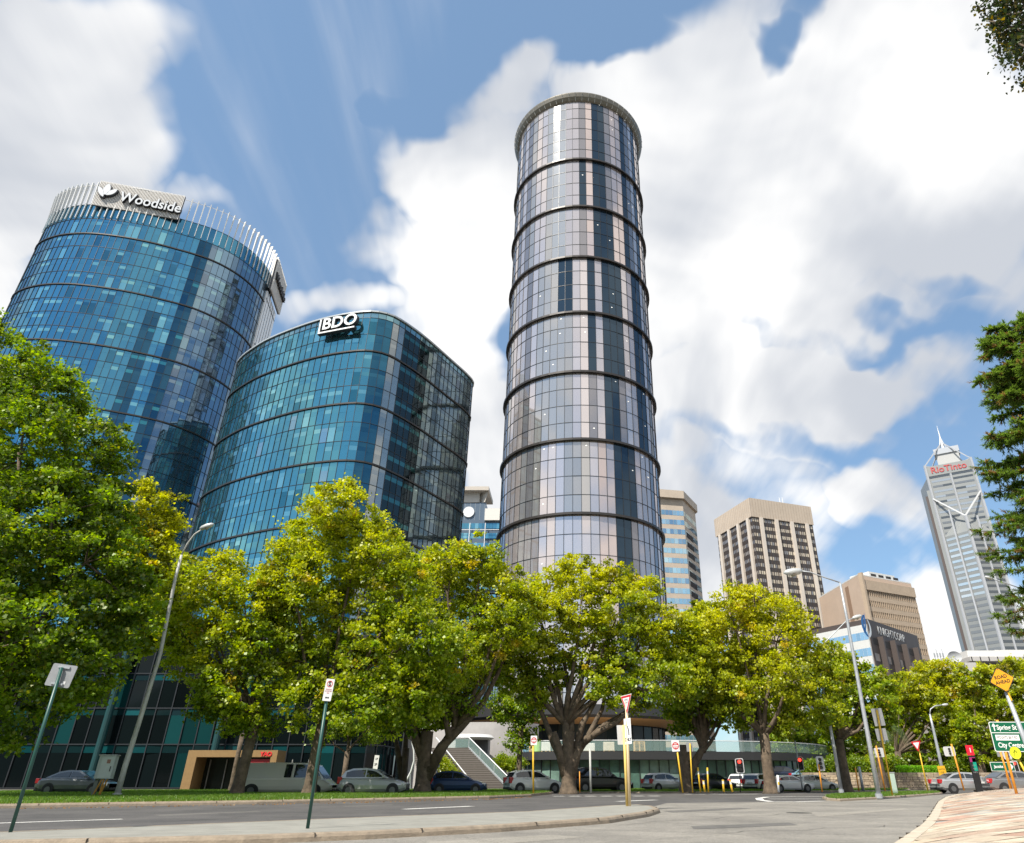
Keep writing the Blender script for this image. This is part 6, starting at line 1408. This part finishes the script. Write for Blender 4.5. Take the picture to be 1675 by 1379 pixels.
# green direction sign
Y = 34; s = sgn_thing('direction_sign', 'green direction sign for Spring St and City Centre at the right edge', 'road sign', 1690, 1292, Y)
M = sframe(1664, 1205, Y, tilt=-1, yaw=-14) @ Matrix.Diagonal((.70, .72, 1, 1)); w, h = 3.0, 1.72; W2 = w/2
board(s, M, w, h, SWHITE, 'border', r=.10); board(s, M @ Matrix.Translation((0, 0, .004)), w-.08, h-.08, SGREEN, 'sign_face', t=.003, r=.08)
b = MB(); b.box(-W2+.05, W2-.05, .20, .24, .006, .010, M); b.build('divider', SWHITE, s)
text('Spring St', .40, M @ Matrix.Translation((-.50, .52, .008)), SWHITE, s, 'lettering', .003, bold=.008, sx=.82); b = MB(); b.box(-1.28, -.34, -.22, .10, .006, .010, M); b.box(-.34, .10, -.22, .10, .006, .010, M); b.build('white_plate', SWHITE, s)
text('MOUNTS BAY RD', .23, M @ Matrix.Translation((-.60, -.06, .012)), INK, s, 'lettering', .003, sx=.66); text('City Centre', .40, M @ Matrix.Translation((-.50, -.50, .008)), SWHITE, s, 'lettering', .003, bold=.008, sx=.76)
b = MB(); b.box(-1.26, -1.20, .32, .62, .006, .010, M); b.build('arrow_shaft', SWHITE, s); poly(M, [(-1.36, .58), (-1.10, .58), (-1.23, .78)], SWHITE, s, 'arrow_head', .011)
poly(M, [(.30, -.16), (.55, .05), (.55, -.08), (.8, -.08), (.8, -.24), (.55, -.24), (.55, -.37)][::-1], SWHITE, s, 'arrow', .011)
for x in (-.9, .95): p = M @ Vector((x, 0, -.06)); poly_pole([Vector((p.x, p.y, 0)), Vector((p.x, p.y, p.z+.7))], .06, OR if x < 0 else GALV, s, 'post')
# round yellow crossing sign
Y = 24; s = sgn_thing('pedestrian_sign', 'round lime yellow pedestrian crossing sign on a thin yellow post', 'road sign', 1690, 1297, Y)
post(s, 1696, 1299, 1664, 1238, Y, .032, YEL); M = sframe(1661, 1231.5, Y-.05, 0, -35) @ Matrix.Diagonal((.62, .72, 1, 1)); disc(M, .26, mat('sign_lime', (.72, .80, .02), .4), s, 'sign_face', 0); disc(M, .262, INK, s, 'border', .001, r0=.245)
b = MB()
for q in ([(0, .14), (-.10, -.14)], [(.0, .14), (.10, -.14)], [(0, .12), (-.09, .02)], [(0, .12), (.09, .02)]): b.beam(M @ Vector((*q[0], .006)), M @ Vector((*q[1], .006)), .035, .003)
b.build('walking_figure', INK, s)
# small green arrow sign
Y = 56; s = sgn_thing('direction_sign', 'small green street name sign with white arrow near the right edge', 'road sign', 1640, 1290, Y)
M = sframe(1640, 1254, Y, 0, 0); board(s, M, 1.75, .6, SWHITE, 'border', r=.04); board(s, M @ Matrix.Translation((0, 0, .01)), 1.68, .53, SGREEN, 'sign_face', t=.003, r=.03); text('Jacobs', .26, M @ Matrix.Translation((-.3, 0, .02)), SWHITE, s, 'lettering', .004, bold=.008)
poly(M, [(.45, .2), (.62, .2), (.78, 0), (.62, -.2), (.45, -.2), (.60, 0)][::-1], SWHITE, s, 'arrow', .022); poly_pole([Vector((M.translation.x+.2, Y+.1, 0)), Vector((M.translation.x+.2, Y+.1, M.translation.z+.9))], .05, OR, s, 'post')
board(s, M @ Matrix.Translation((.15, .9, 0)) , .62, .5, SBACK, 'upper_plate')

# fallen leaves by the near kerb
k = 420; t = RNG.uniform(0, 1, k); i = (t*6).astype(int); P = []
kp = [G(x, y, 0) for x, y in [(-100, 1378), (0, 1376.5), (400, 1368), (600, 1361.5), (820, 1351), (997, 1339), (1064, 1330)]]
for u_ in RNG.uniform(0, .999, k)**.7: j = int(u_*6); q = kp[j].lerp(kp[j+1], u_*6-j); P.append((q.x+RNG.normal(0, .1), q.y-abs(RNG.normal(0, .13))-.02, .012))
kp2 = [G(x, y, 0) for x, y in [(0, 1324), (420, 1317), (640, 1312), (800, 1308), (870, 1304)]]
for u_ in RNG.uniform(0, .999, 260): j = int(u_*4); q = kp2[j].lerp(kp2[j+1], u_*4-j); P.append((q.x, q.y-abs(RNG.normal(0, .25)), .012))
P = np.array(P); V, col = leaves(P, np.ones(len(P), int), np.full(len(P), .004), .09, np.repeat(np.array([[.30, .15, .05]]), len(P), 0)); V[:, 2] = np.clip(V[:, 2], .006, .05)
tag(quads('fallen_leaves', V, col, LEAF), 'dry brown leaves gathered along the kerb gutters', 'fallen leaves', kind='stuff')
for o in C.objects:
    if '_w' in o: del o['_w']
